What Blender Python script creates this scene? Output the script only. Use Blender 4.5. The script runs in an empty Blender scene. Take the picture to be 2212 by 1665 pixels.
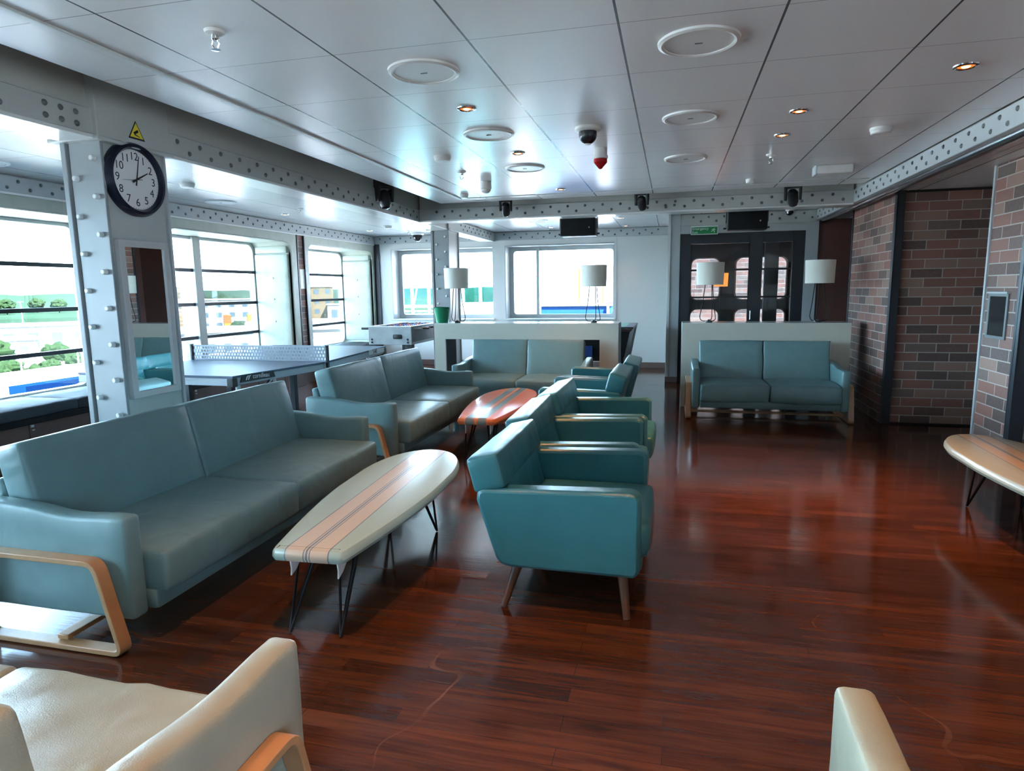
import bpy, bmesh, math, random
from mathutils import Vector, Matrix, noise
S = bpy.context.scene
C = S.collection
PI = math.pi
random.seed(7)

# ------------------------------------------------------------------ camera
def make_camera():
    yaw, pitch, roll = 0.24464465, 0.14811805, 0.01378217
    cy, sy, cp, sp = math.cos(yaw), math.sin(yaw), math.cos(pitch), math.sin(pitch)
    f = Vector((-sy*cp, cy*cp, -sp)); r = Vector((cy, sy, 0)); d = f.cross(r)
    cr, sr = math.cos(roll), math.sin(roll)
    r2 = cr*r + sr*d; d2 = -sr*r + cr*d
    cam = bpy.data.cameras.new('camera'); o = bpy.data.objects.new('camera', cam); C.objects.link(o)
    m = Matrix(((r2.x, -d2.x, -f.x), (r2.y, -d2.y, -f.y), (r2.z, -d2.z, -f.z))).to_4x4()
    m.translation = (0, 0, 1.55)
    o.matrix_world = m
    cam.sensor_fit = 'HORIZONTAL'; cam.sensor_width = 36
    cam.lens = 1383.328/2212*36
    cam.clip_start = 0.05; cam.clip_end = 6000
    S.camera = o
make_camera()

# ------------------------------------------------------------------ world, exposure
w = bpy.data.worlds.new('sky'); S.world = w; w.use_nodes = True
def make_sky():
    t = w.node_tree; bg = t.nodes['Background']
    N = lambda k, **kw: t.nodes.new(k)
    co = N('ShaderNodeTexCoord'); dot = N('ShaderNodeVectorMath'); dot.operation = 'DOT_PRODUCT'; dot.inputs[1].default_value = (-.94, .34, 0)
    t.links.new(co.outputs['Generated'], dot.inputs[0])
    sx = N('ShaderNodeSeparateXYZ'); t.links.new(co.outputs['Generated'], sx.inputs[0])
    az = N('ShaderNodeMapRange'); az.interpolation_type = 'SMOOTHSTEP'; az.inputs[1].default_value = -.25; az.inputs[2].default_value = .75; t.links.new(dot.outputs['Value'], az.inputs[0])
    el = N('ShaderNodeMapRange'); el.interpolation_type = 'SMOOTHSTEP'; el.inputs[1].default_value = .08; el.inputs[2].default_value = .62; el.inputs[3].default_value = 1; el.inputs[4].default_value = .06; t.links.new(sx.outputs['Z'], el.inputs[0])
    m = N('ShaderNodeMath'); m.operation = 'MULTIPLY'; t.links.new(az.outputs[0], m.inputs[0]); t.links.new(el.outputs[0], m.inputs[1])
    st = N('ShaderNodeMath'); st.operation = 'MULTIPLY_ADD'; st.inputs[1].default_value = SKY_GLOW; st.inputs[2].default_value = SKY_BASE; t.links.new(m.outputs[0], st.inputs[0])
    mx = N('ShaderNodeMix'); mx.data_type = 'RGBA'; mx.inputs[6].default_value = (.36, .64, 1, 1); mx.inputs[7].default_value = (.50, .79, 1, 1); t.links.new(m.outputs[0], mx.inputs[0])
    t.links.new(mx.outputs[2], bg.inputs[0]); t.links.new(st.outputs[0], bg.inputs[1])
SKY_GLOW, SKY_BASE = 8.5, 2.6        # glaring hazy horizon on the harbour side, calmer sky overhead and behind
make_sky()
sun = bpy.data.lights.new('sun', 'SUN'); sun.energy = 32; sun.angle = .02; sun.color = (.95, .97, 1)
so = bpy.data.objects.new('sun', sun); C.objects.link(so); so.rotation_euler = Vector((-.62, .28, -.80)).to_track_quat('-Z', 'Y').to_euler()   # high over the starboard side, behind the ship
S.view_settings.view_transform = 'Standard'; S.view_settings.look = 'None'
S.view_settings.gamma = 1; S.view_settings.use_curve_mapping = False
S.view_settings.exposure = 2.3

# daylight portals in the window openings (they guide the sky light, they give none of their own)
def portal(loc, sx, sy, rot):
    l = bpy.data.lights.new('window_portal', 'AREA'); l.shape = 'RECTANGLE'; l.size = sx; l.size_y = sy
    l.cycles.is_portal = True
    o = bpy.data.objects.new('window_portal', l); C.objects.link(o); o.location = loc; o.rotation_euler = rot
WIN = [(-0.2, 2.9), (3.35, 6.3), (6.92, 9.62), (10.15, 12.71), (-3.9, -.75), (-7.2, -4.4)]      # openings in the left wall (Y range); last two unseen, added for daylight from behind
for y0, y1 in WIN:
    portal((-6.97, (y0+y1)/2, 1.4), 1.9, y1-y0, (0, -PI/2, 0))
for y0, y1 in ((-7.2, -4.4), (-3.9, -.9)): portal((4.86, (y0+y1)/2, 1.4), 1.9, y1-y0, (0, PI/2, 0))
portal((-4.65, 13.2, 1.7), 2.2, 1.45, (-PI/2, 0, 0))
portal((-2.19, 13.2, 1.7), 2.2, 1.45, (-PI/2, 0, 0))

# ------------------------------------------------------------------ materials
MATS = {}
class NT:
    def __init__(s, name):
        s.m = bpy.data.materials.new(name); s.m.use_nodes = True; s.t = s.m.node_tree
        s.b = s.t.nodes['Principled BSDF']
    def n(s, typ, **kw):
        x = s.t.nodes.new(typ)
        for k, v in kw.items():
            if k.startswith('i_'):
                key = k[2:]; key = int(key) if key.isdigit() else key.replace('_', ' ')
                x.inputs[key].default_value = v
            else: setattr(x, k, v)
        return x
    def l(s, a, b): s.t.links.new(a, b)
    def math(s, op, a, b=None, c=None):
        x = s.t.nodes.new('ShaderNodeMath'); x.operation = op
        for i, v in enumerate((a, b, c)):
            if v is None: continue
            if isinstance(v, (int, float)): x.inputs[i].default_value = v
            else: s.l(v, x.inputs[i])
        return x.outputs[0]
    def mix(s, fac, a, b):
        x = s.t.nodes.new('ShaderNodeMix'); x.data_type = 'RGBA'
        for i, v in ((0, fac), (6, a), (7, b)):
            if isinstance(v, (int, float)): x.inputs[i].default_value = v
            elif isinstance(v, tuple): x.inputs[i].default_value = (*v, 1)
            else: s.l(v, x.inputs[i])
        return x.outputs[2]
    def coord(s, which='Object'): return s.n('ShaderNodeTexCoord').outputs[which]
    def bump(s, h, strength=.2, dist=.01):
        x = s.n('ShaderNodeBump', i_Strength=strength, i_Distance=dist); s.l(h, x.inputs['Height']); s.l(x.outputs[0], s.b.inputs['Normal']); return x

def mat(name, col, rough=.5, metal=0, spec=.5, nscale=0, nstr=0, var=0, emit=None, estr=0, coat=0, trans=0):
    k = NT(name); b = k.b
    b.inputs['Base Color'].default_value = (*col, 1); b.inputs['Roughness'].default_value = rough
    b.inputs['Metallic'].default_value = metal; b.inputs['Specular IOR Level'].default_value = spec
    b.inputs['Coat Weight'].default_value = coat; b.inputs['Coat Roughness'].default_value = .08
    if emit: b.inputs['Emission Color'].default_value = (*emit, 1); b.inputs['Emission Strength'].default_value = estr
    if nscale:
        nz = k.n('ShaderNodeTexNoise', i_Scale=nscale, i_Detail=4.0); k.l(k.coord(), nz.inputs['Vector'])
        if nstr: k.bump(nz.outputs['Fac'], nstr, .004)
        if var:
            c = k.mix(nz.outputs['Fac'], tuple(x*(1-var) for x in col), tuple(min(1, x*(1+var)) for x in col)); k.l(c, b.inputs['Base Color'])
    MATS[name] = k.m; return k.m

def leather(name, col, rough=.36, spec=.55):
    k = NT(name); co = k.coord()
    fine = k.n('ShaderNodeTexNoise', i_Scale=260.0, i_Detail=2.0); k.l(co, fine.inputs['Vector'])
    big = k.n('ShaderNodeTexNoise', i_Scale=6.0, i_Detail=1.5, i_Distortion=.7); k.l(co, big.inputs['Vector'])
    h = k.math('ADD', k.math('MULTIPLY', fine.outputs['Fac'], .12), big.outputs['Fac'])
    k.bump(h, .55, .011)
    c = k.mix(big.outputs['Fac'], tuple(x*.86 for x in col), tuple(x*1.12 for x in col)); k.l(c, k.b.inputs['Base Color'])
    k.b.inputs['Roughness'].default_value = rough; k.b.inputs['Specular IOR Level'].default_value = spec
    MATS[name] = k.m; return k.m

leather('leather_teal', (.145, .255, .262))
leather('leather_chair', (.032, .162, .187), .3)
leather('leather_cream', (.345, .355, .27), .30)
leather('leather_bench', (.045, .052, .06), .6, .08)
leather('vinyl_cream', (.43, .45, .38), .4)
mat('wood_ply', (.46, .25, .115), .35, nscale=14, nstr=.1, var=.25)
mat('wood_leg', (.11, .048, .026), .35, nscale=20, var=.3)
mat('wire_black', (.008, .008, .009), .5, spec=.2)
mat('grey_paint', (.50, .51, .49), .38, nscale=60, nstr=.05)
mat('grey_light', (.44, .46, .47), .35)
mat('column_paint', (.29, .31, .32), .38)
mat('white_paint', (.60, .61, .60), .32)
mat('white_gloss', (.80, .80, .78), .22)
mat('rivet_grey', (.13, .14, .14), .4)
mat('bolt_white', (.72, .74, .74), .3)
mat('bulkhead', (.50, .50, .46), .55)
mat('dark_metal', (.03, .033, .04), .35, metal=.3)
mat('steel', (.55, .57, .6), .28, metal=1)
mat('black', (.012, .013, .015), .45)
mat('black_gloss', (.01, .011, .013), .12)
mat('console_front', (.56, .54, .46), .38, nscale=30, var=.03)
mat('console_top', (.66, .66, .62), .12)
mat('shade', (.72, .70, .62), .6, nscale=150, nstr=.1)
mat('green_plastic', (.012, .24, .115), .35)
mat('brown_panel', (.10, .062, .05), .45, nscale=8, var=.2)
mat('skirting', (.15, .10, .085), .4)
mat('wood_wall', (.125, .055, .045), .35, nscale=5, var=.25)
mat('clock_face', (.80, .78, .78), .3)
mat('clock_rim', (.010, .013, .028), .25)
mat('mirror', (.92, .95, .95), .0, metal=1)
mat('mirror_frame', (.55, .54, .53), .35)
mat('sign_yellow', (.85, .66, .05), .4)
mat('sign_green', (.01, .22, .06), .4)
mat('sign_white', (.8, .85, .8), .4)
mat('lens_dark', (.015, .015, .02), .05)
mat('red_lens', (.45, .01, .012), .15)
mat('plastic_white', (.74, .73, .71), .38)
mat('chrome', (.75, .75, .75), .12, metal=1)
mat('downlight_glow', (.5, .2, .08), .4, emit=(1, .17, .018), estr=.30)
mat('downlight_core', (1, .6, .3), .4, emit=(1, .62, .25), estr=1.2)
mat('tube_metal', (.42, .40, .40), .22, metal=1)
mat('void', (.10, .105, .11), .8)
mat('pp_top', (.05, .085, .14), .42)
mat('pp_side', (.42, .46, .50), .35)
mat('pp_net', (.26, .29, .33), .4)
mat('decal_white', (.75, .78, .8), .4)
mat('foos_wood', (.30, .31, .31), .45, nscale=6, var=.35)
mat('foos_side', (.12, .11, .115), .45, nscale=6, var=.3)
mat('blue_plastic', (.02, .04, .30), .35)
mat('red_plastic', (.40, .02, .03), .35)
mat('felt_green', (.03, .16, .09), .8)
mat('screen_blue', (.03, .06, .22), .3)
mat('outdoor_white', (.6, .62, .62), .5, spec=0)
mat('outdoor_blue', (.010, .045, .15), .4, spec=0)
mat('asphalt', (.022, .026, .027), .8, spec=0, nscale=.05, var=.3)
mat('apron_pale', (.40, .43, .41), .8, spec=0, nscale=.03, var=.2)
mat('sea', (.03, .16, .17), .6, spec=.1)
mat('land_green', (.010, .021, .014), .9, spec=0, nscale=.02, var=.5)
mat('tree_green', (.008, .016, .007), .9, spec=0, nscale=1.5, var=.5)
mat('trunk', (.05, .035, .02), .8, spec=0)
mat('bldg_white', (.115, .115, .115), .7, spec=0)
mat('bldg_cream', (.075, .058, .033), .7, spec=0)
mat('bldg_glass', (.02, .035, .045), .2)
mat('cont_red', (.08, .010, .010), .6, spec=0)
mat('cont_orange', (.115, .037, .008), .6, spec=0)
mat('cont_yellow', (.115, .075, .010), .6, spec=0)
mat('cont_blue', (.014, .042, .08), .6, spec=0)
mat('cont_white', (.6, .6, .6), .6, spec=0)
mat('car_dark', (.01, .012, .02), .3)
mat('car_red', (.13, .012, .014), .3)
mat('yellow_rail', (.20, .11, .02), .5, spec=0)
mat('orange_shade', (.8, .3, .08), .6, emit=(1, .26, .04), estr=.7)

def glass(name, tint=(1, 1, 1), refl=.8):
    k = NT(name); t = k.t; t.nodes.remove(k.b)
    tr = k.n('ShaderNodeBsdfTransparent'); tr.inputs[0].default_value = (*tint, 1)
    gl = k.n('ShaderNodeBsdfGlossy'); gl.inputs['Roughness'].default_value = 0.0
    fr = k.n('ShaderNodeFresnel', i_IOR=1.45)
    mx = k.n('ShaderNodeMixShader'); k.l(k.math('MULTIPLY', fr.outputs[0], refl), mx.inputs[0]); k.l(tr.outputs[0], mx.inputs[1]); k.l(gl.outputs[0], mx.inputs[2])
    k.l(mx.outputs[0], t.nodes['Material Output'].inputs['Surface']); MATS[name] = k.m
glass('glass'); glass('glass_dark', (.62, .66, .68), 1.0); glass('glass_cyan', (.42, .72, .75), .5)
mat('deck_frame', (.17, .18, .18), .5, spec=0)
mat('outdoor_grey', (.05, .07, .09), .5, spec=.1)

def brick(name, a, b, mortar):
    k = NT(name); sx = k.n('ShaderNodeSeparateXYZ'); k.l(k.coord(), sx.inputs[0])
    cb = k.n('ShaderNodeCombineXYZ'); k.l(k.math('ADD', sx.outputs[0], sx.outputs[1]), cb.inputs[0]); k.l(sx.outputs[2], cb.inputs[1])
    br = k.n('ShaderNodeTexBrick', offset=.43, i_Scale=1.0, i_Mortar_Size=.0055, i_Mortar_Smooth=.2, i_Bias=-.05, i_Brick_Width=.31, i_Row_Height=.101)
    br.inputs['Color1'].default_value = (0, 0, 0, 1); br.inputs['Color2'].default_value = (1, 1, 1, 1); br.inputs['Mortar'].default_value = (.5, .5, .5, 1)
    k.l(cb.outputs[0], br.inputs['Vector'])
    rp = k.n('ShaderNodeValToRGB'); cr = rp.color_ramp; cr.interpolation = 'CONSTANT'
    for p_, c_ in ((0.0, (.055, .050, .047)), (.14, a), (.34, (.13, .105, .09)), (.48, (.21, .10, .078)), (.66, (.30, .19, .145)), (.80, (.10, .062, .052)), (.90, (.19, .15, .125))):
        e_ = cr.elements[0] if p_ == 0 else cr.elements[1] if p_ == .14 else cr.elements.new(p_)
        e_.position = p_; e_.color = (*c_, 1)
    k.l(br.outputs['Color'], rp.inputs[0])
    bcol = k.mix(br.outputs['Fac'], rp.outputs[0], mortar)
    nz = k.n('ShaderNodeTexNoise', i_Scale=3.2, i_Detail=5.0); k.l(cb.outputs[0], nz.inputs['Vector'])
    n2 = k.n('ShaderNodeTexNoise', i_Scale=38.0, i_Detail=4.0); k.l(cb.outputs[0], n2.inputs['Vector'])
    dirt = k.mix(k.math('MULTIPLY', nz.outputs['Fac'], .35), bcol, (.10, .085, .075))
    c = k.mix(k.math('MULTIPLY', n2.outputs['Fac'], .35), dirt, tuple(x*1.5 for x in a)); k.l(c, k.b.inputs['Base Color'])
    k.b.inputs['Roughness'].default_value = .62
    h = k.math('ADD', k.math('MULTIPLY', br.outputs['Fac'], -1.0), k.math('MULTIPLY', n2.outputs['Fac'], .35)); k.bump(h, .8, .008)
    MATS[name] = k.m
brick('brick', (.27, .115, .085), (.075, .062, .055), (.52, .48, .43))

def ceiling_mat(name, col, rough, x0, y0, p, linecol):
    k = NT(name); sx = k.n('ShaderNodeSeparateXYZ'); k.l(k.coord(), sx.inputs[0])
    def line(o, off, wd):
        fr = k.math('FRACT', k.math('DIVIDE', k.math('SUBTRACT', o, off), p))
        d = k.math('MINIMUM', fr, k.math('SUBTRACT', 1.0, fr))
        return k.math('LESS_THAN', d, wd/p)
    lx = line(sx.outputs[0], x0, .0055); ly = line(sx.outputs[1], y0, .0028)
    m = k.math('MAXIMUM', lx, k.math('MULTIPLY', ly, .6))
    nz = k.n('ShaderNodeTexNoise', i_Scale=1.1, i_Detail=1.0); k.l(k.coord(), nz.inputs['Vector'])
    c = k.mix(m, col, linecol); k.l(c, k.b.inputs['Base Color'])
    k.b.inputs['Roughness'].default_value = rough; k.b.inputs['Specular IOR Level'].default_value = .6
    h = k.math('ADD', k.math('MULTIPLY', m, -.12), nz.outputs['Fac']); k.bump(h, .5, .012)
    MATS[name] = k.m
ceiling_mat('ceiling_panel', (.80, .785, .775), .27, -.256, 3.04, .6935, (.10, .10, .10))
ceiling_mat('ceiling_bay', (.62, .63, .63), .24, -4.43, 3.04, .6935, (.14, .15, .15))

def floor_mat():
    k = NT('floor_wood'); co = k.coord()
    br = k.n('ShaderNodeTexBrick', offset=.37, offset_frequency=2, i_Scale=1.0, i_Mortar_Size=.0012, i_Mortar_Smooth=.3, i_Bias=.0, i_Brick_Width=.95, i_Row_Height=.085)
    br.inputs['Color1'].default_value = (.116, .036, .015, 1); br.inputs['Color2'].default_value = (.047, .0165, .009, 1); br.inputs['Mortar'].default_value = (.02, .008, .006, 1)
    k.l(co, br.inputs['Vector'])
    mp = k.n('ShaderNodeMapping'); mp.inputs['Scale'].default_value = (2.2, 26, 1); k.l(co, mp.inputs['Vector'])
    gr = k.n('ShaderNodeTexNoise', i_Scale=1.0, i_Detail=6.0, i_Distortion=.4); k.l(mp.outputs[0], gr.inputs['Vector'])
    mp2 = k.n('ShaderNodeMapping'); mp2.inputs['Scale'].default_value = (5, 90, 1); k.l(co, mp2.inputs['Vector'])
    g2 = k.n('ShaderNodeTexNoise', i_Scale=1.0, i_Detail=3.0); k.l(mp2.outputs[0], g2.inputs['Vector'])
    st = k.n('ShaderNodeMapRange', i_1=.40, i_2=.68); k.l(gr.outputs['Fac'], st.inputs[0])
    c = k.mix(k.math('MULTIPLY', st.outputs[0], .72), br.outputs['Color'], (.022, .0105, .008))
    s2 = k.n('ShaderNodeMapRange', i_1=.5, i_2=.8); k.l(g2.outputs['Fac'], s2.inputs[0])
    c = k.mix(k.math('MULTIPLY', s2.outputs[0], .5), c, (.15, .042, .016))
    # worn scuffs: thin pale scratches and patches with shapes of their own
    vs = k.n('ShaderNodeTexVoronoi', feature='DISTANCE_TO_EDGE', i_Scale=.55); 
    dn = k.n('ShaderNodeTexNoise', i_Scale=1.4, i_Detail=2.0); k.l(co, dn.inputs['Vector'])
    va = k.n('ShaderNodeVectorMath', operation='ADD'); k.l(co, va.inputs[0]); k.l(dn.outputs['Color'], va.inputs[1]); k.l(va.outputs[0], vs.inputs['Vector'])
    line = k.math('LESS_THAN', vs.outputs['Distance'], .0025)
    pn = k.n('ShaderNodeTexNoise', i_Scale=1.7, i_Detail=2.0); k.l(co, pn.inputs['Vector'])
    pm = k.n('ShaderNodeMapRange', i_1=.52, i_2=.66); k.l(pn.outputs['Fac'], pm.inputs[0])
    c = k.mix(k.math('MULTIPLY', k.math('MULTIPLY', line, pm.outputs[0]), .22), c, (.36, .19, .10))
    k.l(c, k.b.inputs['Base Color'])
    rn = k.n('ShaderNodeTexNoise', i_Scale=3.0, i_Detail=5.0); k.l(co, rn.inputs['Vector'])
    rr = k.n('ShaderNodeMapRange', i_1=.3, i_2=.75, i_3=.075, i_4=.17); k.l(rn.outputs['Fac'], rr.inputs[0]); k.l(rr.outputs[0], k.b.inputs['Roughness'])
    k.b.inputs['Specular IOR Level'].default_value = .5
    h = k.math('ADD', k.math('MULTIPLY', g2.outputs['Fac'], .5), k.math('MULTIPLY', rn.outputs['Fac'], .6)); k.bump(h, .12, .004)
    MATS['floor_wood'] = k.m
floor_mat()

def board_mat(name, outer, band, line, mode):
    k = NT(name); sx = k.n('ShaderNodeSeparateXYZ'); k.l(k.coord(), sx.inputs[0]); ax = k.math('ABSOLUTE', sx.outputs[0])
    def rng(a, b): return k.math('MULTIPLY', k.math('GREATER_THAN', ax, a), k.math('LESS_THAN', ax, b))
    if mode == 0:
        c = k.mix(k.math('LESS_THAN', ax, .105), outer, band)
        ln = k.math('MAXIMUM', k.math('MAXIMUM', rng(.0, .0045), rng(.012, .017)), rng(.101, .107))
        c = k.mix(ln, c, line)
    else:
        c = k.mix(rng(.022, .095), outer, band)
        c = k.mix(k.math('MAXIMUM', rng(.0, .010), rng(.102, .108)), c, line)
    k.l(c, k.b.inputs['Base Color']); k.b.inputs['Roughness'].default_value = .27; k.b.inputs['Coat Weight'].default_value = .25; k.b.inputs['Coat Roughness'].default_value = .12
    MATS[name] = k.m
board_mat('board_white', (.42, .565, .50), (.62, .52, .40), (.20, .24, .27), 0)
board_mat('board_orange', (.72, .19, .055), (.20, .27, .27), (.66, .34, .16), 1)
board_mat('board_warm_lit', (.34, .35, .28), (.46, .33, .21), (.24, .21, .18), 1)  # same cream board, with warm reflected light tinted into its colours

# ------------------------------------------------------------------ mesh helpers
class MB:
    def __init__(s): s.v = []; s.f = []
    def add(s, vs, fs):
        o = len(s.v); s.v += [tuple(v) for v in vs]; s.f += [tuple(i+o for i in f) for f in fs]; return s
    def box(s, x0, x1, y0, y1, z0, z1):
        v = [(x, y, z) for z in (z0, z1) for y in (y0, y1) for x in (x0, x1)]
        return s.add(v, [(0, 2, 3, 1), (4, 5, 7, 6), (0, 1, 5, 4), (2, 6, 7, 3), (0, 4, 6, 2), (1, 3, 7, 5)])
    def prism(s, poly, axis, a, b):      # poly in the two other axes (x: (y,z), y: (x,z), z: (x,y))
        def P(p, t): return (t, p[0], p[1]) if axis == 'x' else (p[0], t, p[1]) if axis == 'y' else (p[0], p[1], t)
        n = len(poly); v = [P(p, a) for p in poly]+[P(p, b) for p in poly]
        return s.add(v, [tuple(range(n))[::-1], tuple(range(n, 2*n))]+[(i, (i+1) % n, (i+1) % n+n, i+n) for i in range(n)])
    def lathe(s, prof, n=32, o=(0, 0, 0), M=None):
        vs = []; k = len(prof)
        for i in range(n):
            a = 2*PI*i/n
            for r, z in prof:
                p = Vector((r*math.cos(a), r*math.sin(a), z))
                if M: p = M @ p
                vs.append((p.x+o[0], p.y+o[1], p.z+o[2]))
        fs = []
        for i in range(n):
            j = (i+1) % n
            for q in range(k-1): fs.append((i*k+q, j*k+q, j*k+q+1, i*k+q+1))
        return s.add(vs, fs)
    def tube(s, pts, r, n=8, closed=False, cap=True):
        pts = [Vector(p) for p in pts]; N = len(pts); rs = r if isinstance(r, (list, tuple)) else [r]*N
        vs = []; up = None
        for i, p in enumerate(pts):
            if closed: t = pts[(i+1) % N]-pts[i-1]
            else: t = pts[min(i+1, N-1)]-pts[max(i-1, 0)]
            t.normalize()
            if up is None:
                up = t.orthogonal().normalized()
            up = (up-t*up.dot(t)); up = up.normalized() if up.length > 1e-6 else t.orthogonal().normalized()
            b = t.cross(up)
            for j in range(n):
                a = 2*PI*j/n; q = p+(up*math.cos(a)+b*math.sin(a))*rs[i]; vs.append(tuple(q))
        fs = []
        for i in range(N if closed else N-1):
            k = (i+1) % N
            for j in range(n): fs.append((i*n+j, i*n+(j+1) % n, k*n+(j+1) % n, k*n+j))
        if cap and not closed: fs += [tuple(range(n))[::-1], tuple((N-1)*n+j for j in range(n))]
        return s.add(vs, fs)
    def cyl(s, p0, p1, r0, r1=None, n=16): return s.tube([p0, p1], [r0, r0 if r1 is None else r1], n)
    def strip(s, path, half, th, axis='x', c=0.0):
        # flat bent-ply ribbon: closed path in (y,z), width 2*half along x, thickness th
        N = len(path); nor = []
        for i in range(N):
            a = Vector(path[i-1]); b = Vector(path[(i+1) % N]); t = (b-a).normalized(); nor.append(Vector((-t.y, t.x)))
        vs = []
        for i in range(N):
            p = Vector(path[i]); q = p+nor[i]*th
            vs += [(c-half, p.x, p.y), (c+half, p.x, p.y), (c+half, q.x, q.y), (c-half, q.x, q.y)]
        fs = []
        for i in range(N):
            j = (i+1) % N
            for e in range(4): fs.append((i*4+e, i*4+(e+1) % 4, j*4+(e+1) % 4, j*4+e))
        return s.add(vs, fs)
    def cush(s, c, h, r, M=None, n=(8, 8, 4), puff=(0, 0, 0), wr=0, seed=0, dip=None, wsc=(5, 5, 5)):
        def ax(hh, k):
            k = max(k, 2); L = [-hh+2*(hh-r)*i/(k-1)+r-0 for i in range(k)]
            L = [-(hh-r)+2*(hh-r)*i/(k-1) for i in range(k)]
            return [-hh, -hh+r*.3] + L + [hh-r*.3, hh]
        A = [ax(h[i], n[i]) for i in range(3)]
        idx = {}; vs = []; fs = []
        def key(i, j, k):
            q = (i, j, k)
            if q in idx: return idx[q]
            p = Vector((A[0][i], A[1][j], A[2][k])); cl = Vector([max(-(h[t]-r), min(h[t]-r, p[t])) for t in range(3)])
            d = p-cl
            # map the cube shell to a rounded shell
            if d.length > 1e-9:
                m = max(abs(d.x), abs(d.y), abs(d.z)); p = cl+d.normalized()*m
            u = [p[t]/h[t] for t in range(3)]
            g = [max(0, 1-u[t]**2) for t in range(3)]
            for t in range(3):
                if puff[t]:
                    o1, o2 = [x for x in range(3) if x != t]
                    p[t] += puff[t]*(g[o1]*g[o2])**.6*(1 if u[t] > 0 else -1)*min(1, abs(u[t])*1.2)
            if wr:
                e = Vector((p.x*wsc[0]+seed*3.1, p.y*wsc[1]+seed*1.7, p.z*wsc[2]+seed))
                nv = noise.noise(e)*.6+noise.noise(e*2.3)*.4
                p += (p-cl).normalized()*wr*nv if (p-cl).length > 1e-6 else Vector((0, 0, 0))
            if dip: p = dip(p)
            if M: p = M @ p
            idx[q] = len(vs); vs.append((p.x+c[0], p.y+c[1], p.z+c[2])); return idx[q]
        a, b, d = len(A[0]), len(A[1]), len(A[2])
        for k in (0, d-1):
            for i in range(a-1):
                for j in range(b-1):
                    q = (key(i, j, k), key(i+1, j, k), key(i+1, j+1, k), key(i, j+1, k)); fs.append(q if k else q[::-1])
        for j in (0, b-1):
            for i in range(a-1):
                for k in range(d-1):
                    q = (key(i, j, k), key(i+1, j, k), key(i+1, j, k+1), key(i, j, k+1)); fs.append(q if not j else q[::-1])
        for i in (0, a-1):
            for j in range(b-1):
                for k in range(d-1):
                    q = (key(i, j, k), key(i, j+1, k), key(i, j+1, k+1), key(i, j, k+1)); fs.append(q if i else q[::-1])
        return s.add(vs, fs)
    def mesh(s, name, m, smooth=True, ang=35):
        me = bpy.data.meshes.new(name); me.from_pydata(s.v, [], s.f); me.validate()
        bm = bmesh.new(); bm.from_mesh(me); bmesh.ops.remove_doubles(bm, verts=bm.verts, dist=1e-6); bmesh.ops.recalc_face_normals(bm, faces=bm.faces); bm.to_mesh(me); bm.free()
        me.materials.append(MATS[m])
        if smooth:
            me.shade_smooth(); me.set_sharp_from_angle(angle=math.radians(ang))
        return me

def obj(name, mb, m, parent=None, bevel=0, smooth=True, loc=None, label=None, rot=None):
    me = mb if isinstance(mb, bpy.types.Mesh) else mb.mesh(name, m, smooth)
    o = bpy.data.objects.new(name, me); C.objects.link(o)
    if parent: o.parent = parent
    if loc: o.location = loc
    if rot: o.rotation_euler = rot
    if bevel:
        b = o.modifiers.new('bevel', 'BEVEL'); b.width = bevel; b.segments = 2; b.limit_method = 'ANGLE'; b.angle_limit = math.radians(40)
    if label: o['label'] = label
    return o
def tag(o, label, cat, group=None, kind=None):
    o['label'] = label; o['category'] = cat
    if group: o['group'] = group
    if kind: o['kind'] = kind
    return o
def thing(name, label, cat, loc=(0, 0, 0), rz=0, group=None):
    o = bpy.data.objects.new(name, None); C.objects.link(o); o.location = loc; o.rotation_euler = (0, 0, rz); o.empty_display_size = .1
    return tag(o, label, cat, group)
def struct(name, mb, m, parent=None, bevel=0, smooth=True):
    o = obj(name, mb, m, parent, bevel, smooth)
    if not parent: o['kind'] = 'structure'
    return o
def dup(root, loc, rz, label, group=None):
    def cp(o, par):
        c = o.copy(); C.objects.link(c); c.parent = par
        for ch in [x for x in bpy.data.objects if x.parent is o and x is not c]: cp(ch, c)
        return c
    kids = [x for x in bpy.data.objects if x.parent is root]
    r = root.copy(); C.objects.link(r); r.location = loc; r.rotation_euler = (0, 0, rz); r['label'] = label
    if group: r['group'] = group
    for k in kids: cp(k, r)
    return r
def text(name, body, size, m, parent, M, ext=.001, align='CENTER'):
    cu = bpy.data.curves.new('txt', 'FONT'); cu.body = body; cu.size = size; cu.extrude = ext; cu.align_x = align; cu.align_y = 'CENTER'
    t = bpy.data.objects.new('txt', cu); C.objects.link(t); dg = bpy.context.evaluated_depsgraph_get()
    me = bpy.data.meshes.new_from_object(t.evaluated_get(dg)); bpy.data.objects.remove(t); bpy.data.curves.remove(cu)
    me.materials.clear(); me.materials.append(MATS[m]); me.name = name
    me.transform(M)
    o = bpy.data.objects.new(name, me); C.objects.link(o)
    if parent: o.parent = parent
    return o
def frame(loc, xax, yax):      # matrix that sends local x/y/z to the given world axes
    x = Vector(xax); y = Vector(yax); z = x.cross(y)
    return Matrix(((x.x, y.x, z.x, loc[0]), (x.y, y.y, z.y, loc[1]), (x.z, y.z, z.z, loc[2]), (0, 0, 0, 1)))
def rrect(x0, x1, y0, y1, r, n=6):
    P = []
    for cx, cy, a0 in ((x1-r, y1-r, 0), (x0+r, y1-r, PI/2), (x0+r, y0+r, PI), (x1-r, y0+r, 1.5*PI)):
        for i in range(n+1):
            a = a0+PI/2*i/n; P.append((cx+r*math.cos(a), cy+r*math.sin(a)))
    return P
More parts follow.
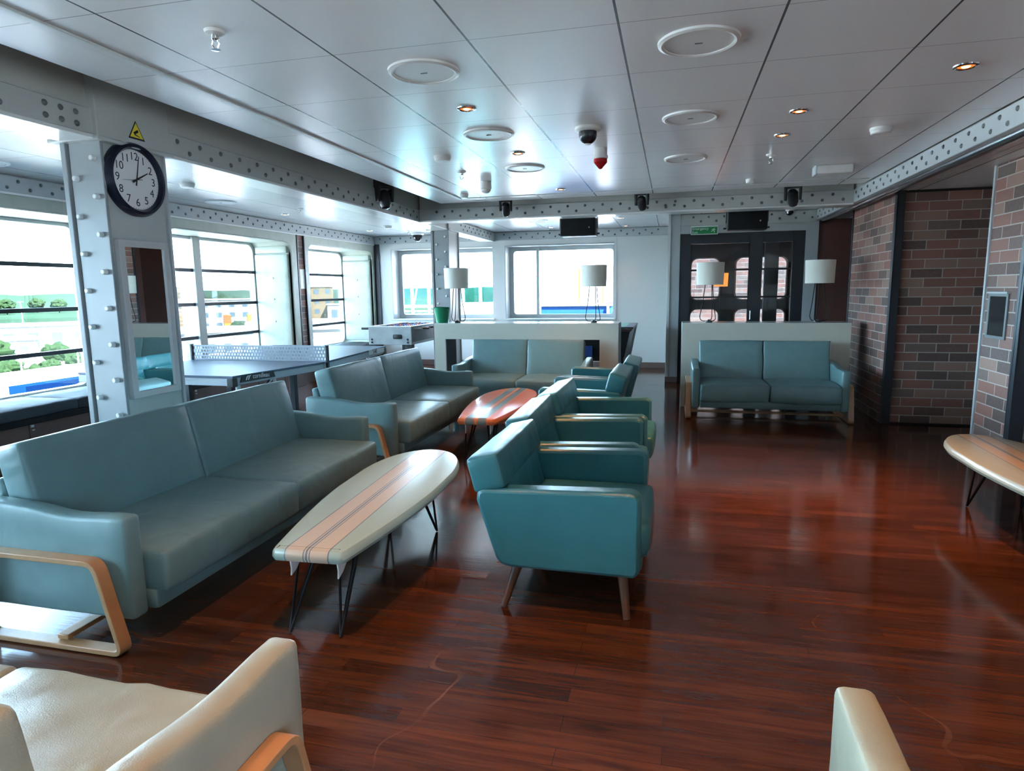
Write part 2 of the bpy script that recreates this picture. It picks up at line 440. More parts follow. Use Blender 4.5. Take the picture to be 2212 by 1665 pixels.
def ring(mb, axis, outer, inner, a, b):
    # plate between a and b along axis, outer rectangle with a rounded hole: outer and inner are point loops of equal length
    def P(p, t): return (t, p[0], p[1]) if axis == 'x' else (p[0], t, p[1]) if axis == 'y' else (p[0], p[1], t)
    n = len(inner); v = [P(p, t) for t in (a, b) for L in (outer, inner) for p in L]
    f = []
    for i in range(n):
        j = (i+1) % n
        f += [(i, j, n+j, n+i), (2*n+i, 3*n+i, 3*n+j, 2*n+j), (n+i, n+j, 3*n+j, 3*n+i), (i, 2*n+i, 2*n+j, j)]
    mb.add(v, f)
def rect_loop(inner, x0, x1, y0, y1):
    # project a rounded loop outwards on a rectangle (same count)
    out = []; n = len(inner)//4
    cs = [(x1, y1), (x0, y1), (x0, y0), (x1, y0)]
    for q in range(4):
        seg = inner[q*n:(q+1)*n]
        cx, cy = cs[q]
        for i, p in enumerate(seg):
            t = i/(n-1)
            if q == 0: e = (cx, p[1]) if t < .5 else (p[0], cy)
            elif q == 1: e = (p[0], cy) if t < .5 else (cx, p[1])
            elif q == 2: e = (cx, p[1]) if t < .5 else (p[0], cy)
            else: e = (p[0], cy) if t < .5 else (cx, p[1])
            if i == n//2: e = (cx, cy)
            out.append(e)
    return out
# ------------------------------------------------------------------ room shell
def bx(*a): return MB().box(*a)
struct('floor', bx(-6.9, 4.7, -7.6, 14.1, -.06, 0), 'floor_wood', smooth=False)
struct('ceiling', bx(-3.02, 2.095, -7.6, 8.32, 2.70, 2.735), 'ceiling_panel', smooth=False)
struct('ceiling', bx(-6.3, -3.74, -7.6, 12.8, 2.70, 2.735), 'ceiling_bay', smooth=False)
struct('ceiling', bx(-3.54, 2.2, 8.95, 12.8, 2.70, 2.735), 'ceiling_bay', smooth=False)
struct('ceiling', bx(2.26, 4.7, -7.6, 10.95, 2.545, 2.60), 'ceiling_panel', smooth=False)
struct('ceiling', bx(-7.0, 4.8, -7.7, 14.1, 3.05, 3.12), 'void', smooth=False)
tn = [0]
def trim(mb, m, bevel=0, parent=None, smooth=True):
    tn[0] += 1
    return struct('trim_%d' % tn[0], mb, m, parent, bevel, smooth)
trim(bx(-2.645, -2.60, -7.6, 7.95, 2.686, 2.70).box(-2.60, 2.05, 7.93, 7.95, 2.692, 2.70), 'white_paint', .003)
trim(bx(2.417, 2.424, -7.6, 10.8, 2.541, 2.546), 'white_paint')

# walls
struct('wall_back', bx(-7.0, 4.8, -7.7, -7.6, 0, 3.05), 'bulkhead', smooth=False)
m = bx(4.7, 4.8, -7.6, 14.1, 0, .46).box(4.7, 4.8, -7.6, 14.1, 2.385, 3.05)
for a, b in ((-7.6, -7.2), (-4.4, -3.9), (-.9, 14.1)): m.box(4.7, 4.8, a, b, .46, 2.385)
struct('wall_right', m, 'wood_wall', smooth=False)
for i, (y0, y1) in enumerate(((-7.2, -4.4), (-3.9, -.9))):  # unseen starboard windows, added to light the ceiling and right-facing surfaces
    mb = MB(); inn = rrect(y0+.06, y1-.06, .52, 2.325, .14, 6); ring(mb, 'x', rect_loop(inn, y0, y1, .46, 2.385), inn, 4.72, 4.80); wn = struct('window_%d' % (i+9), mb, 'white_paint')
    struct('pane', bx(4.755, 4.763, y0+.04, y1-.04, .5, 2.35), 'glass', wn, smooth=False)

# riveted beams -------------------------------------------------------------
rv = MB().lathe([(0, .012), (.009, .0105), (.0155, .006), (.018, 0)], 10)
RIVET = rv.mesh('rivet', 'rivet_grey'); RIVB = rv.mesh('rivet', 'bolt_white')
def rivet(parent, loc, face, me=None):
    o = obj('rivet', me or RIVET, None, parent, loc=loc)
    o.rotation_euler = {'+x': (0, PI/2, 0), '-x': (0, -PI/2, 0), '-y': (PI/2, 0, 0)}[face]
def rivet_row(parent, face, fixed, a, b, z0=2.645, z1=2.58, p=.232):
    n = int((b-a)/p)
    for i in range(n+1):
        for z, off in ((z0, 0), (z1, p/2)):
            t = a+i*p+off
            if t > b: continue
            rivet(parent, (fixed, t, z) if 'x' in face else (t, fixed, z), face)
def beam_y(xf, sgn, y0, y1, wdt=.25, top=3.05):       # beam along the depth of the room, riveted face towards sgn
    xb = xf-sgn*wdt; a, b = sorted((xf, xb))
    m = bx(a+.03, b-.03, y0, y1, 2.69, top)
    pl = bx(a, b, y0, y1, 2.535, 2.69)
    t = trim(pl, 'grey_paint', .006); struct('upstand', m, 'bulkhead', t)
    struct('flange', bx(a-.012, b+.012, y0, y1, 2.512, 2.535), 'white_gloss', t, .004)
    return t
def beam_x(yf, x0, x1, wdt=.25, top=3.05, up=True):
    t = trim(bx(x0, x1, yf, yf+wdt, 2.535, 2.69), 'grey_paint', .006)
    if up: struct('upstand', bx(x0, x1, yf+.03, yf+wdt-.03, 2.69, top), 'bulkhead', t)
    struct('flange', bx(x0, x1, yf-.012, yf+wdt+.012, 2.512, 2.535), 'white_gloss', t, .004)
    return t
b = beam_y(-3.50, 1, -7.6, 12.72); rivet_row(b, '+x', -3.50, .4, 2.95); rivet_row(b, '+x', -3.50, 4.122, 8.65); rivet_row(b, '+x', -3.50, 10.6, 12.5)
for y in (3.10, 3.20, 3.30):
    for z in (2.645, 2.578): rivet(b, (-3.50, y, z), '+x')
b = beam_x(8.73, -3.50, 2.10); rivet_row(b, '-y', 8.73, -3.237, 2.06)
for x in (-.11, 0.0): rivet(b, (x, 8.73, 2.60), '-y')
b = trim(bx(2.10, 2.26, -7.6, 10.8, 2.535, 2.69), 'grey_light', .006)
struct('upstand', bx(2.13, 2.26, -7.6, 10.8, 2.69, 3.05), 'bulkhead', b)
rivet_row(b, '-x', 2.10, 2.6, 8.7); rivet_row(b, '-x', 2.10, 8.95, 10.7)
trim(MB().cyl((2.20, -7.6, 2.532), (2.20, 10.78, 2.532), .045, n=24), 'tube_metal')
b = trim(bx(-6.95, -6.14, -7.6, 13.1, 2.535, 2.69), 'grey_light', .006); struct('upstand', bx(-6.95, -6.17, -7.6, 13.1, 2.69, 3.05), 'bulkhead', b)
struct('flange', bx(-6.5, -6.125, -7.6, 12.72, 2.512, 2.535), 'white_gloss', b, .004)
rivet_row(b, '+x', -6.14, 4.6, 12.6)
b = trim(bx(-6.14, -.08, 12.72, 13.15, 2.535, 2.69), 'grey_light', .006); struct('upstand', bx(-6.14, -.08, 12.76, 13.1, 2.69, 3.05), 'bulkhead', b)
rivet_row(b, '-y', 12.72, -6.0, -3.85); rivet_row(b, '-y', 12.72, -3.3, -.2)
b = trim(bx(.10, 2.13, 10.80, 10.95, 2.515, 2.69), 'grey_paint', .006); struct('upstand', bx(-.08, 2.13, 10.84, 10.95, 2.69, 3.05), 'bulkhead', b)
rivet_row(b, '-y', 10.80, .3, 2.05)

# columns -------------------------------------------------------------------
bolt = MB().lathe([(0, .030), (.012, .030), (.0165, .026), (.0175, 0)], 14).mesh('bolt', 'bolt_white')
def column(xr, yf, bots):
    m = bx(xr-.27, xr-.022, yf+.02, yf+.52, 0, 2.53)
    t = trim(m, 'grey_paint', .004)
    struct('front_plate', bx(xr-.245, xr, yf, yf+.022, 0, 2.53), 'column_paint', t, .004)
    struct('edge_plate', bx(xr-.30, xr-.262, yf-.012, yf+.03, 0, 2.53), 'column_paint', t, .004)
    struct('rear_plate', bx(xr-.29, xr, yf+.518, yf+.54, 0, 2.53), 'grey_light', t, .004)
    struct('capital', bx(xr-.33, xr+.02, yf-.03, yf+.575, 2.53, 3.0).box(xr-.36, xr+.035, yf-.045, yf+.59, 2.505, 2.53), 'grey_paint', t, .006)
    for k in range(10):
        rivet(t, (xr-.055, yf, 2.404-.2345*k), '-y', bolt); rivet(t, (xr-.2, yf, 2.285-.2345*k), '-y', bolt)
    return t
column(-3.49, 3.44, 0); column(-3.49, 9.92, 0)

# left wall with deep padded window bays ---------------------------------------
m = MB()
for a, b in ((-7.6, -7.2), (-4.4, -3.9), (-.75, WIN[0][0]), (WIN[0][1], WIN[1][0]), (WIN[1][1], WIN[2][0]), (WIN[2][1], WIN[3][0]), (WIN[3][1], 13.1)): m.box(-6.92, -6.20, a+.002, b-.002, 0, 2.535)
m.box(-6.92, -6.12, -7.6, 13.1, 0, .32)
wl = struct('wall_left', m, 'brown_panel', smooth=False)
struct('wall_left', bx(-6.2, -6.165, 9.80, 10.03, .3, 2.535).box(-6.2, -6.165, 6.45, 6.80, .3, 2.535).box(-6.2, -6.165, 3.0, 3.25, .3, 2.535), 'brick', smooth=False)
for y in (9.795, 10.012, 6.45, 6.775): trim(bx(-6.19, -6.135, y, y+.028, .3, 2.535), 'dark_metal', .003)
trim(bx(-6.19, -6.06, 12.70, 12.72, 0, 2.535).box(-6.10, -6.02, 12.69, 12.72, 0, 2.535), 'dark_metal', .003)
RAILZ = (1.90, 1.40, .91)
for i, (y0, y1) in enumerate(WIN):
    if i == 3: y1 = 12.60
    inner = rrect(y0, y1, .46, 2.385, .16, 8)
    o0 = max(y0-.13, -7.6); o1 = min(y1+.17, 12.70)
    outer = rect_loop(inner, o0, o1, .40, 2.535)
    mb = MB(); ring(mb, 'x', outer, inner, -6.20, -6.14)
    win = struct('window_%d' % (i+1 if i < 4 else i+3), mb, 'vinyl_cream', bevel=.012)
    # reveal: the rounded loop swept back to the glass
    rv_ = MB(); n = len(inner); loop2 = inner
    vs = [(-6.15, *p) for p in inner]+[(-6.82, *p) for p in inner]+[(-6.15, y0+(p[0]-y0)*1.0, p[1]) for p in inner]
    out2 = [((p[0]-(y0+y1)/2)*1.012+(y0+y1)/2, (p[1]-1.42)*1.012+1.42) for p in inner]
    v = [(-6.145, *p) for p in inner]+[(-6.84, *p) for p in inner]+[(-6.145, *p) for p in out2]+[(-6.84, *p) for p in out2]
    f = []
    for a in range(n):
        b_ = (a+1) % n
        f += [(a, b_, n+b_, n+a), (2*n+a, 3*n+a, 3*n+b_, 2*n+b_), (a, 2*n+a, 2*n+b_, b_), (n+a, n+b_, 3*n+b_, 3*n+a)]
    rv_.add(v, f); struct('reveal', rv_, 'vinyl_cream', win)
    g = rrect(y0+.05, y1-.05, .50, 2.345, .14, 8); mb = MB(); ring(mb, 'x', inner, g, -6.93, -6.83); struct('window_frame', mb, 'white_paint', win, .006)
    for z in RAILZ: struct('guard_rail', bx(-6.865, -6.825, y0+.03, y1-.03, z-.024, z+.024), 'dark_metal', win, .004)
    if i in (0, 1, 2):
        ym = {0: 1.4, 1: 4.62, 2: 8.13}[i]
        struct('mullion', bx(-6.90, -6.79, ym, ym+.15, .47, 2.38), 'grey_paint', win, .006)
        struct('mullion_fin', bx(-7.08, -6.90, ym+.02, ym+.13, .3, 2.5), 'white_paint', win, .006)
    struct('pane', bx(-6.885, -6.877, y0+.04, y1-.04, .48, 2.37), 'glass', win, smooth=False)
    # padded cheek with buttons at the far end of the bay
    ck = MB().cush((-6.50, y1-.018, 1.36), (.315, .022, .83), .02, n=(8, 3, 14), puff=(0, .014, 0)); pad = struct('padded_panel', ck, 'vinyl_cream', win)
    struct('padded_panel', MB().cush((-6.50, y1-.02, 2.265), (.30, .020, .06), .018, n=(8, 3, 3)), 'vinyl_cream', win)
    for z in (1.80, 1.45, 1.08): obj('button', MB().lathe([(0, .012), (.012, .010), (.02, 0)], 12), 'vinyl_cream', win, loc=(-6.48, y1-.052, z), rot=(PI/2, 0, 0))

# far wall with two windows ------------------------------------------------------
m = MB()
m.box(-6.14, -5.74, 12.72, 13.15, 0, 2.535).box(-3.55, -3.27, 12.72, 13.15, 0, 2.535).box(-1.10, -.08, 12.72, 13.15, 0, 2.535)
m.box(-5.74, -3.55, 12.72, 13.15, 0, .97).box(-3.27, -1.10, 12.72, 13.15, 0, .97).box(-5.74, -3.55, 12.72, 13.15, 2.41, 2.535).box(-3.27, -1.10, 12.72, 13.15, 2.41, 2.535)
struct('wall_far', m, 'white_paint', smooth=False)
struct('baseboard_far', bx(-6.1, -.08, 12.70, 12.72, 0, .115), 'skirting', bevel=.003)
for i, (x0, x1, mu) in enumerate(((-5.74, -3.55, None), (-3.27, -1.10, -2.70))):
    inner = rrect(x0+.09, x1-.05, 1.05, 2.33, .06, 5); outer = rect_loop(inner, x0, x1, .97, 2.41)
    mb = MB(); ring(mb, 'y', outer, inner, 13.02, 13.08); win = struct('window_%d' % (i+5), mb, 'grey_light', bevel=.005)
    struct('pane', bx(x0+.05, x1-.03, 13.045, 13.053, 1.0, 2.38), 'glass', win, smooth=False)
    if mu: struct('mullion', bx(mu, mu+.055, 13.0, 13.09, 1.0, 2.38), 'grey_paint', win, .004)
    struct('window_sill', bx(x0-.05, x1+.03, 12.68, 13.02, .945, .972), 'white_paint', win, .004)
    struct('reveal_trim', bx(x0-.02, x0, 12.70, 12.73, .972, 2.43).box(x0-.02, x1, 12.70, 12.73, 2.41, 2.43), 'grey_light', win, .003)
trim(bx(-1.06, -1.05, 12.712, 12.722, .1, 2.535), 'grey_light')

# partition and glazed door wall ---------------------------------------------------
struct('wall_partition', bx(-.08, .02, 10.80, 13.15, 0, 2.70), 'white_paint', smooth=False)
struct('wall_door', bx(-.085, .108, 10.78, 10.95, 0, 2.70).box(.108, 1.96, 10.78, 10.95, 2.39, 2.515).box(1.96, 2.14, 10.78, 10.95, 0, 2.515), 'grey_light', bevel=.004)
trim(bx(-.085, -.04, 10.765, 10.785, .1, 2.70), 'white_paint', .003)
struct('baseboard_door', bx(-.09, .108, 10.762, 10.78, 0, .10), 'skirting', bevel=.003)
fr = bx(.108, .27, 10.80, 10.9, 0, 2.39).box(1.16, 1.35, 10.80, 10.9, 0, 2.39).box(1.79, 1.96, 10.80, 10.9, 0, 2.39).box(.27, 1.16, 10.80, 10.9, 2.23, 2.39).box(1.35, 1.79, 10.80, 10.9, 2.23, 2.39).box(.27, 1.16, 10.80, 10.9, 0, .12).box(1.35, 1.79, 10.80, 10.9, 0, .12)
d = struct('door_1', fr, 'dark_metal', bevel=.005)
struct('pane', bx(.26, 1.17, 10.845, 10.853, .1, 2.25).box(1.34, 1.80, 10.845, 10.853, .1, 2.25), 'glass_dark', d, smooth=False)
for z in (1.82, 1.39): struct('glazing_bar', bx(.27, 1.16, 10.83, 10.87, z-.014, z+.014).box(1.35, 1.79, 10.83, 10.87, z-.014, z+.014), 'black', d)
struct('door_handle', MB().tube([(1.20, 10.80, 1.17), (1.20, 10.76, 1.17), (1.20, 10.76, 1.04), (1.20, 10.80, 1.04)], .009), 'steel', d)
# the corridor seen through the glass
struct('wall_corridor', bx(-.06, .0, 10.95, 14.1, 0, 3.05), 'void', smooth=False)
struct('ceiling', bx(-.08, 4.7, 10.95, 14.1, 2.45, 2.5), 'void', smooth=False)
m = MB(); XW = [(.40, .92), (1.28, 2.20)]
panes = []
def holed(mb, x0, x1, z0, z1, a): 
    inner = rrect(*a, .13, 6); outer = rect_loop(inner, x0, x1, z0, z1); ring(mb, 'y', outer, inner, 14.0, 14.08); panes.append(inner)
for x0, x1, a0, a1 in ((0, 1.08, .38, .93), (1.08, 2.5, 1.26, 2.22)):
    holed(m, x0, x1, 1.22, 2.45, (a0, a1, 1.30, 2.13)); holed(m, x0, x1, .3, 1.22, (a0, a1, .48, 1.09))
m.box(0, 2.5, 14.0, 14.08, 0, .3).box(2.5, 4.7, 14.0, 14.08, 0, 2.45)
d2 = struct('door_2', m, 'black')
for p in panes:
    q = [(x+(x-sum(a[0] for a in p)/len(p))*.05, z+(z-sum(a[1] for a in p)/len(p))*.04) for x, z in p]
    mb = MB(); ring(mb, 'y', q, p, 13.975, 14.0); struct('window_frame', mb, 'plastic_white', d2)
    struct('pane', MB().prism(p, 'y', 14.03, 14.036), 'glass_dark', d2, smooth=False)
trim(bx(1.62, 1.86, 12.6, 12.7, 0, 2.45), "grey_light", .004)

# right wall in steps of brick -------------------------------------------------------
struct('wall_right', bx(2.14, 3.4, 10.80, 10.95, 0, 2.545), 'wood_wall', smooth=False); struct('wall_right', bx(3.3, 3.4, 9.63, 10.8, 0, 2.545), 'wood_wall', smooth=False)
struct('wall_right', bx(2.33, 4.7, 7.90, 9.63, 0, 2.545), 'brick', smooth=False)
struct('wall_right', bx(2.67, 4.7, 5.92, 6.52, 0, 2.545), 'brick', smooth=False)
struct('wall_right', bx(3.65, 3.75, 6.52, 7.90, 0, 2.545), 'brown_panel', smooth=False)
struct('wall_right', bx(2.75, 4.7, 5.90, 5.92, 0, 2.545), 'brick', smooth=False)
trim(bx(2.315, 2.40, 7.86, 7.90, 0, 2.545).box(2.315, 2.332, 7.86, 7.93, 0, 2.545), 'dark_metal', .004)
trim(bx(2.318, 2.334, 9.60, 9.645, 0, 2.545), 'dark_metal', .004)
trim(bx(2.40, 3.65, 7.885, 7.90, 0, .02).box(2.40, 3.65, 7.89, 7.90, 2.52, 2.545), 'black', .002)
trim(bx(2.655, 2.68, 6.50, 6.53, 0, 2.545), 'grey_light', .003)
trim(bx(2.655, 2.76, 5.86, 5.90, 0, 2.545).box(2.655, 2.672, 5.86, 5.94, 0, 2.545), 'dark_metal', .004)
# ------------------------------------------------------------------ sofas
def rot_x(a, c):
    return Matrix.Rotation(a, 4, 'X')
def arc_path(pts, r, n=5):       # rounded closed path through corner points
    out = []; N = len(pts)
    for i in range(N):
        p = Vector(pts[i]); a = (Vector(pts[i-1])-p); b = (Vector(pts[(i+1) % N])-p)
        rr = min(r, a.length*.45, b.length*.45); a = p+a.normalized()*rr; b = p+b.normalized()*rr
        for k in range(n+1):
            t = k/n; q = a*(1-t)**2+p*2*t*(1-t)+b*t**2; out.append((q.x, q.y))
    return out
def make_sofa(W, lm, label, loc, rz, seed, wr=.007, wood='wood_ply', slim=False):
    t = thing('sofa', label, 'sofa', loc, rz)
    hw = W/2; iw = hw-.092
    obj('base', MB().cush((0, .36, .205), (iw, .40, .05), .02, n=(6, 4, 2)), lm, t)
    sw = iw/2-.002
    for s in (-1, 1):
        rs = seed+s*5
        cy, hy_, cz = (.33, .30, .315) if slim else (.265, .365, .338)
        obj('seat_cushion', MB().cush((s*(sw+.002), cy, cz), (sw, hy_, .098), .026, n=(12, 14, 5), puff=(0, .012, .016), wr=wr, seed=rs, wsc=(4.5, 3, 6)), lm, t)
        M = Matrix.Rotation(math.radians(-13), 4, 'X')
        if slim: M = Matrix.Rotation(math.radians(-4), 4, 'X')
        obj('back_cushion', MB().cush((s*(sw+.002), .70 if slim else .665, .625), (sw, .034 if slim else .080, .235 if slim else .255), .022, M=M, n=(12, 4, 12), puff=(0, .014, .006), wr=wr*.8, seed=rs+2, wsc=(3, 4, 5)), lm, t)
        def dip(p):
            if p.z > .1: p.z += -.022*math.exp(-((p.y+.12)/.17)**2)+.018*(p.y/.42)
            return p
        obj('arm', MB().cush((s*(hw-.046), .42, .385), (.045, .42, .242), .022, n=(3, 12, 6), puff=(.004, 0, 0), wr=.003, seed=rs+4, dip=dip), lm, t)
        path = arc_path([(.83, .035), (.83, .44), (.125, .435), (.005, .0+.006)], .055)
        path = arc_path([(.80, .43), (.12, .43), (.012, .006), (.80, .006)], .06)
        fr = obj('wooden_frame', MB().strip(path, .03, .024, c=s*(hw+.032)), wood, t, .003)
    obj('stretcher', MB().box(-hw-.03, hw+.03, .34, .40, .032, .056), wood, t, .004)
    if not slim: obj('rear_panel', MB().cush((0, .775, .45), (iw-.01, .03, .26), .018, M=Matrix.Rotation(math.radians(-7), 4, 'X'), n=(4, 2, 4)), lm, t)
    return t
# local frame: front of the arms at y=0, back towards +y.  rz=+90deg makes the sofa face +x
make_sofa(2.30, 'leather_teal', 'long grey-green leather sofa in the left foreground beside the cream surfboard table', (-2.24, 3.28, 0), PI/2, 3)
make_sofa(2.28, 'leather_teal', 'grey-green leather sofa beside the orange surfboard table, its back to the table tennis table', (-2.27, 6.08, 0), PI/2, 11)
make_sofa(1.72, 'leather_teal', 'teal leather sofa tucked into the long console with the green bucket', (-1.87, 7.73, 0), 0, 23, .011)
make_sofa(1.70, 'leather_teal', 'teal leather sofa in front of the console by the brick wall', (1.10, 7.73, 0), 0, 37, .018)
make_sofa(1.95, 'leather_cream', 'pale cream sofa at bottom left corner, seen from behind its wooden-framed right arm', (-1.955, 1.46, 0), PI, 41, .016, slim=True)
make_sofa(1.95, 'leather_cream', 'pale cream sofa at bottom right corner, only its left arm showing', (1.37, 1.56, 0), PI, 53, .008, slim=True)

# ------------------------------------------------------------------ armchairs (local: facing +x, centred in y, feet on z=0)
def make_armchair(label, loc, rz):
    t = thing('armchair', label, 'armchair', loc, rz); lm = 'leather_chair'; H = .44
    for s in (-1, 1):
        prof = [(-.40, .60), (-.37, .612), (.33, .632), (.362, .622), (.375, .60), (.375, .26), (.365, .232), (.345, .222), (-.24, .225), (-.285, .235), (-.312, .265), (-.405, .55)]
        y0, y1 = (H-.105, H) if s > 0 else (-H, -H+.105)
        obj('arm', MB().prism(prof, 'y', y0, y1), lm, t, .02)
    obj('seat_cushion', MB().cush((.085, 0, .365), (.325, H-.107, .085), .035, n=(10, 10, 4), puff=(.012, 0, .018), wr=.006, seed=len(label)), lm, t)
    obj('base', MB().cush((.05, 0, .255), (.33, H-.107, .035), .015, n=(4, 4, 2)), lm, t)
    M = Matrix.Rotation(math.radians(-14), 4, 'Y')
    def shape(p): 
        return p
    obj('backrest', MB().cush((-.355, 0, .685), (.080, H-.004, .085), .018, M=M, n=(4, 12, 5), puff=(.012, 0, .006), wr=.005, seed=3+len(label)), lm, t)
    obj('backrest', MB().cush((-.312, 0, .515), (.076, H-.108, .245), .02, M=M, n=(4, 10, 6), puff=(.006, 0, 0), wr=.004, seed=5), lm, t)
    obj('back_panel', MB().prism([(-.395, .60), (-.375, .60), (-.285, .24), (-.305, .24)], 'y', -H+.10, H-.10), lm, t, .008)
    for sx, sy in ((1, 1), (1, -1), (-1, 1), (-1, -1)):
        top = (.29, sy*(H-.09), .225) if sx > 0 else (-.215, sy*(H-.09), .228)
        bot = (.315, sy*(H-.05), 0) if sx > 0 else (-.285, sy*(H-.05), 0)
        obj('leg', MB().cyl(top, bot, .026, .016), 'wood_leg', t)
    return t
A = make_armchair('nearest teal leather armchair, alone in showing its whole side panel and wooden legs', (-.49, 3.27, 0), 0)
dup(A, (-.545, 4.185, 0), math.radians(1.5), 'middle teal armchair of the three in a row facing the right wall')
dup(A, (-.525, 5.09, 0), math.radians(-.5), 'farthest teal armchair of the three in a row facing the right wall')
dup(A, (-.83, 6.29, 0), PI+math.radians(-1), 'teal armchair facing left beside the orange surfboard table, nearer one of that pair')
dup(A, (-.775, 7.185, 0), PI, 'teal armchair facing left nearest the long console, farther one of that pair')

# ------------------------------------------------------------------ surfboard tables (local: tail at y=0, nose towards +y, top at z=.425)
def make_board(label, m, loc, rz):
    t = thing('surfboard_table', label, 'coffee table', loc, rz)
    L = 1.86; prof = []
    N = 40
    def hwid(u):
        # half width along the length: square tail, widest past the middle, rounded nose
        b = .175+.135*math.sin(min(1, u/.62)*PI/2)
        if u > .62: q = (u-.62)/.38; b = .31*math.sqrt(max(0, 1-q**2.5))
        return b
    loop = []
    us = [i/N for i in range(N+1)]; us = [1-(1-u)**1.6 if u > .5 else u for u in us]
    right = [(hwid(u), u*L) for u in us if u < .9995]+[(.0, L)]
    right[0] = (.15, 0); right.insert(1, (.170, .010)); right.insert(2, (.180, .03))
    loop = right+[(-x, y) for x, y in right[::-1][1:]]
    n = len(loop); cx, cy = 0, L*.5
    def inset(d, z):
        out = []
        for i in range(n):
            a = Vector(loop[i-1]); b = Vector(loop[(i+1) % n]); tg = (b-a).normalized(); nn = Vector((tg.y, -tg.x)); p = Vector(loop[i])-nn*d; out.append((p.x, p.y, z))
        return out
    layers = [inset(.035, .360), inset(.010, .366), inset(0, .385), inset(.003, .405), inset(.014, .420), inset(.04, .425)]
    v = [p for L_ in layers for p in L_]; f = []
    for k in range(len(layers)-1):
        for i in range(n):
            j = (i+1) % n; f.append((k*n+i, k*n+j, (k+1)*n+j, (k+1)*n+i))
    f.append(tuple(range(n))[::-1]); f.append(tuple((len(layers)-1)*n+i for i in range(n)))
    obj('tabletop', MB().add(v, f), m, t)
    for sx, y, dy in ((-.10, .24, -.20), (.10, .24, -.20), (-.13, 1.20, .16), (.13, 1.20, .16)):
        foot = Vector((sx*1.25, y+dy, .006)); mb = MB()
        for ox, oy in ((-.05, -.02), (.05, -.02), (0, .07)):
            top = Vector((sx+ox, y+oy*(1 if dy < 0 else -1), .362)); side = (top-foot); side.z = 0; side = side.normalized()*.008
            mb.tube([top, foot+side+Vector((0, 0, .012)), foot], .0072, 8)
        mb.box(sx-.06, sx+.06, y-.05, y+.05, .356, .364)
        obj('hairpin_leg', mb, 'wire_black', t)
    for sx in (-.11, .12):
        obj('fin', MB().prism([(.05, .362), (.20, .362), (.10, .29), (.055, .275), (.06, .31)], 'x', sx-.004, sx+.004), 'white_gloss', t, .002)
    return t
make_board('cream striped surfboard coffee table on black hairpin legs before the long sofa', 'board_white', (-1.545, 2.385, 0), math.radians(3.0))
make_board('orange and grey striped surfboard coffee table behind the armchairs', 'board_orange', (-1.67, 5.33, 0), math.radians(1.0))
make_board('cream striped surfboard coffee table coloured by warm light, cut off by the right edge, near the brick wall', 'board_warm_lit', (2.17, 3.60, 0), math.radians(-1.5))

# ------------------------------------------------------------------ consoles and what stands on them
def make_console(label, x0, x1, l0, l1, y0=8.60, dep=.46):
    t = thing('console', label, 'console table', ((x0+x1)/2, y0, 0)); w = (x1-x0)/2; a = l0-(x0+x1)/2; b = l1-(x0+x1)/2
    obj('front_frame', MB().prism([(-w, 0), (-w, 1.088), (w, 1.088), (w, 0), (b, 0), (b, .872), (a, .872), (a, 0)], 'y', 0, .03), 'console_front', t, .003)
    obj('top', MB().box(-w, w, .0, dep, 1.088, 1.096), 'console_top', t, .002)
    obj('shelf_board', MB().box(-w+.012, w-.012, .03, dep, .872, 1.088), 'console_front', t)
    obj('side_panel', MB().box(-w, a, .03, dep, 0, .872).box(-w, -w+.012, .03, dep, .872, 1.088), 'black', t)
    obj('side_panel', MB().box(b, w, .03, dep, 0, .872).box(w-.012, w, .03, dep, .872, 1.088), 'black', t)
    return t
make_console('long cream console behind the far sofa, carrying a green bucket and two lamps', -3.275, -.68, -3.11, -.93)
make_console('cream console behind the sofa next to the brick wall', .133, 2.135, .356, 1.913)
def make_lamp(label, loc, s=1.0, rz=0):
    t = thing('table_lamp', label, 'lamp', loc, rz, None)
    obj('lamp_shade', MB().lathe([(.168*s, .485), (.175*s, .77), (.171*s, .77), (.164*s, .485), (.168*s, .485)], 40), 'shade', t)
    mb = MB().cyl((0, 0, 0), (0, 0, .022), .045, .045, 24).cyl((0, 0, .022), (0, 0, .034), .02, .016, 16)
    obj('base', mb, 'black', t)
    for k in range(3):
        a = k*2*PI/3+.5; d = Vector((math.cos(a), math.sin(a), 0)); q = Vector((-d.y, d.x, 0))
        pts = [d*.045+q*.012+Vector((0, 0, .60)), d*.085+q*.012+Vector((0, 0, .25)), d*.118+q*.010+Vector((0, 0, .075)), d*.112+Vector((0, 0, .035)), d*.085+Vector((0, 0, .016)), d*.035+Vector((0, 0, .014))]
        sm = []
        for i in range(len(pts)-1):
            for u in (0, .33, .66): sm.append(pts[i].lerp(pts[i+1], u))
        sm.append(pts[-1]); obj('wire_leg', MB().tube(sm, .0055, 8), 'steel' if s > 1 else 'wire_black', t)
    obj('harp', MB().tube([(.05, .0, .60), (0, 0, .61), (-.05, 0, .60)], .005).cyl((0, 0, .56), (0, 0, .68), .016), 'steel', t)
    return t
L = make_lamp('table lamp with white drum shade right beside the green bucket', (-3.0, 8.82, 1.096))
dup(L, (-1.035, 8.82, 1.096), .3, 'table lamp silhouetted against the bright far window, on the right end of the long console')
L3 = make_lamp('table lamp standing in front of the dark glazed door', (.475, 8.82, 1.096), 1.0, .2)
dup(L3, (1.79, 8.82, 1.096), -.4, 'table lamp on the console end nearest the brick wall')
t = thing('bucket', 'green plastic bucket on the left end of the long console', 'bucket', (-3.19, 8.70, 1.096))
obj('body', MB().lathe([(0, .0), (.082, 0), (.088, .006), (.112, .215), (.116, .222), (.112, .225), (.106, .218), (.082, .012), (0, .010)], 36), 'green_plastic', t)
